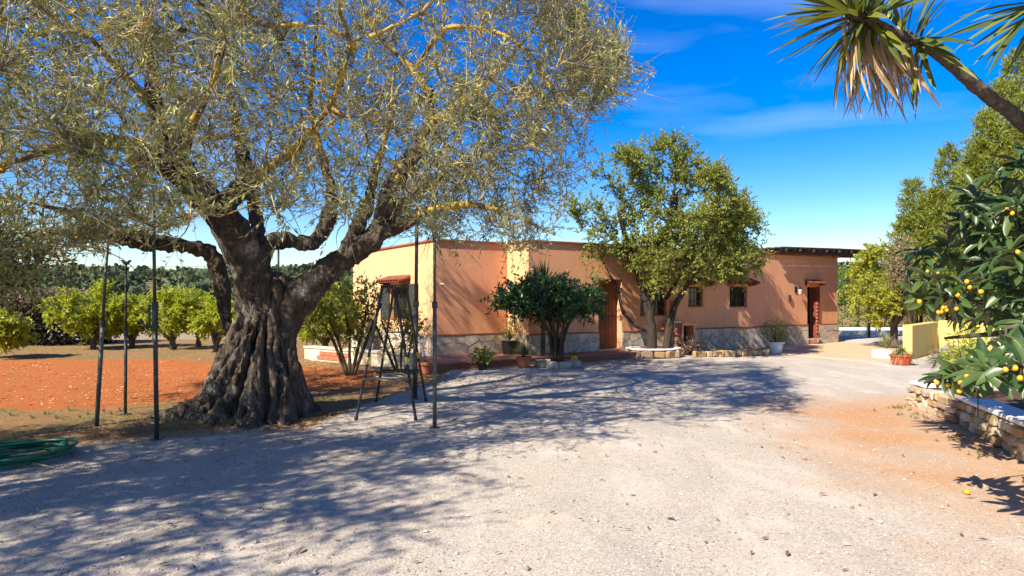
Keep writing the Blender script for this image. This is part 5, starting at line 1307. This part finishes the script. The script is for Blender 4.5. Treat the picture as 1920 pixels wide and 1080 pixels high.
for px, py, Yf, cnt in fr:
    c0_ = P(px, py, Yf); tp_ = order_tip[np.argmin(np.linalg.norm(order_tip - c0_, axis=1))]
    ctr_ = tp_ + (c0_ - tp_) * min(1.0, .11 / max(np.linalg.norm(c0_ - tp_), 1e-3)) + np.array([0, -.03, -.03])
    for k in range(max(1, cnt - 1)):
        o = link('fruit', FM, loq); q = ctr_ + rg.normal(size=3) * np.array([.026, .02, .022]); s = rg.uniform(.65, .9)
        o.location = tuple(map(float, q)); o.rotation_euler = (rg.uniform(2.4, 3.8), rg.uniform(-.5, .5), rg.uniform(0, 6)); o.scale = (s, s * rg.uniform(.9, 1.1), s)
        stalks.tube([tp_, (tp_ + q) / 2 + [0, 0, .012], q], [.005, .004, .003], 5)
tag(stalks.build('stalks', M_barkbrown, loq), kind='stuff')
fg = G(1807, 927); o = tag(link('fallen_loquat', FM), 'single yellow loquat lying on the ochre gravel', 'fruit'); o.location = (fg[0], fg[1], float(ground_z(fg[0], fg[1])) + .02); o.rotation_euler = (1.5, 0, .6)

# ------------------------------------------------------------------ bent yucca
yu = thing('yucca', (5.5, 6.3, .15), 'bent yucca with drooping dead leaves leaning over the drive', 'plant')
tr = np.array([[5.5, 6.3, .1, .12], [5.55, 6.2, 1.0, .105], [5.3, 5.95, 2.0, .1], [*P(1985, 285, 5.7), .09], [*P(1920, 230, 5.6), .082], [*P(1850, 178, 5.5), .074], [*P(1800, 132, 5.4), .066], [*P(1735, 84, 5.3), .058], [*P(1660, 55, 5.2), .055], [*P(1590, 22, 5.15), .045]])
tr2 = np.array([[5.42, 6.08, 1.5, .09], [5.0, 5.6, 2.7, .08], [4.5, 5.25, 3.4, .07], [*P(1950, 5, 5.0), .055]])
tr[:, 3] *= .70; tr2[:, 3] *= .8
limb_mesh([tr, tr2], M_yuccabark, 'trunk', yu, 14, .08, .018, None, .016)
def sword(seed, curl, wr=.075):
    xs = [0, .06, .25, .5, .75, .92, 1.0]; ws = [.8, .5, .8, 1.0, .75, .35, .02]; V_ = []; F_ = []
    for x, w_ in zip(xs, ws):
        zc = -curl * x ** 2; V_ += [(x, -w_ * wr / 2, zc + .018 * w_), (x, 0, zc), (x, w_ * wr / 2, zc + .018 * w_)]
    for k in range(len(xs) - 1): b = 3 * k; F_ += [(b, b + 3, b + 4, b + 1), (b + 1, b + 4, b + 5, b + 2)]
    return np.array(V_), F_
SWs = [sword(1, .02), sword(2, .08), sword(3, .18), sword(4, -.04)]
YM = [leaf_data(*SWs[k], M_yucca, t) for k in range(4) for t in (.05, .4, .75, 1.0)]
DMs = [leaf_data(*sword(9, c, wv), M_yuccadead, t) for c, wv in ((.12, .05), (.3, .06), (-.1, .04)) for t in (.1, .5, .9)]
rg = np.random.default_rng(401)
def yucca_head(c, ax, n, L, e_rng, meshes, back=.5, droop=0.0, name='leaf'):
    ax = norm(ax); s0 = norm(np.cross(ax, [.2, .3, 1.0])); s1 = np.cross(ax, s0)
    for k in range(n):
        a = k * 2.39996; t = rg.random(); e_ = e_rng[0] + (e_rng[1] - e_rng[0]) * t
        d = norm((s0 * math.cos(a) + s1 * math.sin(a)) * math.cos(e_) + ax * math.sin(e_) + np.array([0, 0, -droop]) + rg.normal(size=3) * .06)
        o = link(name, meshes[int(rg.integers(len(meshes)))], yu); up = norm(ax * .8 + np.array([0, 0, .5])) if abs(np.dot(ax, d)) < .95 else np.array([.2, .3, .9])
        o.matrix_basis = mat_from(np.asarray(c) - ax * back * (1 - t) * .5, d, up, rg.uniform(*L))
h1 = P(1590, 22, 5.15); ax1 = np.array([-.80, -.12, .22])
yucca_head(h1, ax1, 112, (.45, .72), (-.25, 1.25), YM, .5)
yucca_head(P(1690, 60, 5.25), np.array([-.8, -.1, .3]), 44, (.4, .62), (-.4, .7), YM, .5, .12)
yucca_head(P(1580, 30, 5.2), np.array([-.3, -.05, .05]), 80, (.35, .78), (-.1, .3), DMs, 1.15, 2.4, 'dead_leaf')
yucca_head(P(1950, 5, 5.0), np.array([-.55, -.2, -.05]), 60, (.45, .75), (-.4, 1.2), YM, .4)

# ------------------------------------------------------------------ loose stuff on the ground
rg = np.random.default_rng(501)
# pebbles on the drive
n = 15000
yy = 3.4 + (rg.random(n) ** 1.7) * 7.5; xx = rg.uniform(-1, 1, n) * (yy * .80)
ok = (np.array([np.interp(x, [p[0] for p in edge_drive], [p[1] for p in edge_drive], right=99) for x in xx]) > yy - .2) & (xx < np.interp(yy, [3.6, 4.9, 6.4, 8.2, 9.9, 12], [4.0, 4.35, 4.8, 5.45, 5.8, 9]))
xx, yy = xx[ok], yy[ok]; n = len(xx); s = rg.uniform(.003, .0085, n) * (1 + .7 * (rg.random(n) < .04) + 1.6 * (rg.random(n) < .012))
oc = np.array([[1, 0, 0], [0, 1, 0], [-1, 0, 0], [0, -1, 0], [0, 0, 1], [0, 0, -1]], float)
an = rg.uniform(0, 6.28, n); ca, sa = np.cos(an), np.sin(an)
pv = oc[None] * rg.uniform(.7, 1.3, (n, 6, 1)) * np.stack([s * 1.2, s, s * .7], 1)[:, None, :]
px_, py_ = pv[..., 0] * ca[:, None] - pv[..., 1] * sa[:, None], pv[..., 0] * sa[:, None] + pv[..., 1] * ca[:, None]
PV = np.stack([px_ + xx[:, None], py_ + yy[:, None], pv[..., 2] + (ground_z(xx, yy) + s * .35)[:, None]], -1).reshape(-1, 3)
pt_ = np.array([[0, 1, 4], [1, 2, 4], [2, 3, 4], [3, 0, 4], [1, 0, 5], [2, 1, 5], [3, 2, 5], [0, 3, 5]])
PT = (np.arange(n)[:, None, None] * 6 + pt_[None]).reshape(-1, 3)
pm = NT('pebble'); pm.col(pm.ramp(pm.attr('tint'), [(0, (0.20, 0.16, 0.13)), (.5, (0.42, 0.34, 0.27)), (1, (0.58, 0.51, 0.43))]), .9, .2)
tag(np_obj('gravel', PV, [PT], pm.m, None, False, {'tint': np.repeat(rg.random(n), 6)}), 'loose pale gravel scattered over the drive', 'gravel', kind='stuff')
# fallen leaves near the olive and along the drive edge
n = 9000
lx_ = rg.uniform(-8.5, 1.0, n); ly_ = rg.uniform(6.2, 13.5, n)
wgt = np.exp(-(dist_poly(lx_, ly_, edge_drive) - .5) ** 2 / 1.3) * .9 + .06
ok = rg.random(n) < wgt; lx_, ly_ = lx_[ok], ly_[ok]
lx_ = np.concatenate([lx_, rg.uniform(-4, 4, 130)]); ly_ = np.concatenate([ly_, rg.uniform(3.8, 11, 130)]); n = len(lx_)
B_ = np.stack([lx_, ly_, ground_z(lx_, ly_) + .012], 1); a = rg.uniform(0, 6.28, n)
Vv, T, kk = leaf_batch(B_, np.stack([np.cos(a), np.sin(a), rg.uniform(-.05, .35, n)], 1), norm(np.stack([rg.normal(0, .3, n), rg.normal(0, .3, n), np.ones(n)], 1)), rg.uniform(.04, .085, n), rg.uniform(.014, .03, n), .2, .1)
tag(np_obj('fallen_leaves', Vv, [T], M_dryleaf, None, False, {'tint': np.repeat(rg.random(n), kk)}), 'dry fallen leaves under the olive and along the drive edge', 'leaves', kind='stuff')
n = 4200; kx = rg.uniform(-13, -2.5, n); ky = rg.uniform(9.5, 18, n)
ok = (np.array([np.interp(x, [p[0] for p in earth_line], [p[1] for p in earth_line]) for x in kx]) < ky - .3) & (rg.random(n) < .25 + .75 * (fbm(np.stack([kx, ky, 0 * kx], 1), .8, 3) > 0)); kx, ky = kx[ok], ky[ok]; n = len(kx); s = rg.uniform(.006, .022, n)
pv = oc[None] * rg.uniform(.6, 1.4, (n, 6, 1)) * np.stack([s * 1.3, s, s * .8], 1)[:, None, :]
PV = (pv + np.stack([kx, ky, ground_z(kx, ky) + s * .3], 1)[:, None, :]).reshape(-1, 3); PT = (np.arange(n)[:, None, None] * 6 + pt_[None]).reshape(-1, 3)
cm_ = NT('earth_clod'); cm_.col(cm_.ramp(cm_.attr('tint'), [(0, (0.36, 0.10, 0.035)), (.6, (0.52, 0.18, 0.055)), (.85, (0.50, 0.30, 0.15)), (1, (0.60, 0.50, 0.36))]), .95, .1)
tag(np_obj('earth_clods', PV, [PT], cm_.m, None, False, {'tint': np.repeat(rg.random(n), 6)}), 'crumbled clods and dry bits over the red earth', 'soil', kind='stuff')
# two larger dead leaves on the gravel
for px, py, lab in ((570, 1032, 'brown dead leaf on the gravel in the very front'), (1265, 980, 'curled brown leaf lying alone on the bright gravel')):
    g = G(px, py); me = leaf_data(*big_leaf(7, .5, .5, .4), M_dryleaf, .3, 'dead_leaf'); o = tag(link('dead_leaf', me), lab, 'leaf'); o.location = (g[0], g[1], float(ground_z(g[0], g[1])) + .02); o.scale = (.075,) * 3; o.rotation_euler = (0, 0, px)
# grass tufts at the tree side of the drive
VV = []; QQ = []; TN = []; off = 0
spots = [G(px, py)[:2] for px, py in ((150, 782), (165, 776), (195, 772), (210, 778), (105, 784), (85, 776), (130, 770), (60, 785), (225, 770), (20, 778), (175, 790), (340, 765), (620, 735), (600, 742), (640, 728), (600, 720), (590, 712))]
for _ in range(150):
    x = rg.uniform(-9, -2.6); y = np.interp(x, [p[0] for p in edge_drive], [p[1] for p in edge_drive]) + rg.uniform(.3, 2.0); spots.append((x, y))
for _ in range(260):
    spots.append((rg.uniform(-16, -3), rg.uniform(17.2, 24)))
for _ in range(60):
    t = rg.random() ** 1.5; spots.append((np.interp(t, [0, .4, 1], [5.72, 5.4, 4.75]) - abs(rg.normal()) * .18, np.interp(t, [0, .4, 1], [9.7, 8.2, 6.3])))
for _ in range(110):
    t = rg.random(); g = T0 + u2 * Tl * t + n1 * (.06 + abs(rg.normal()) * .25); spots.append((g[0], g[1]))
for k, (x, y) in enumerate(spots):
    big = k < 17
    Vv, Qq, tn = blades((x, y, float(ground_z(np.array(x), np.array(y)))), 34 if big else 14, (.05, .16) if big else (.04, .11), (R(35), R(88)), (.1, .8), .007, 600 + k, 3); VV.append(Vv); QQ.append(Qq + off); TN.append(tn); off += len(Vv)
tag(np_obj('grass', np.concatenate(VV), [np.concatenate(QQ)], M_grassy, None, False, {'tint': np.concatenate(TN)}), 'short tufts of grass along the orchard side of the drive', 'grass', kind='stuff')

for e in ROOTS:
    if '_at' in e: del e['_at']
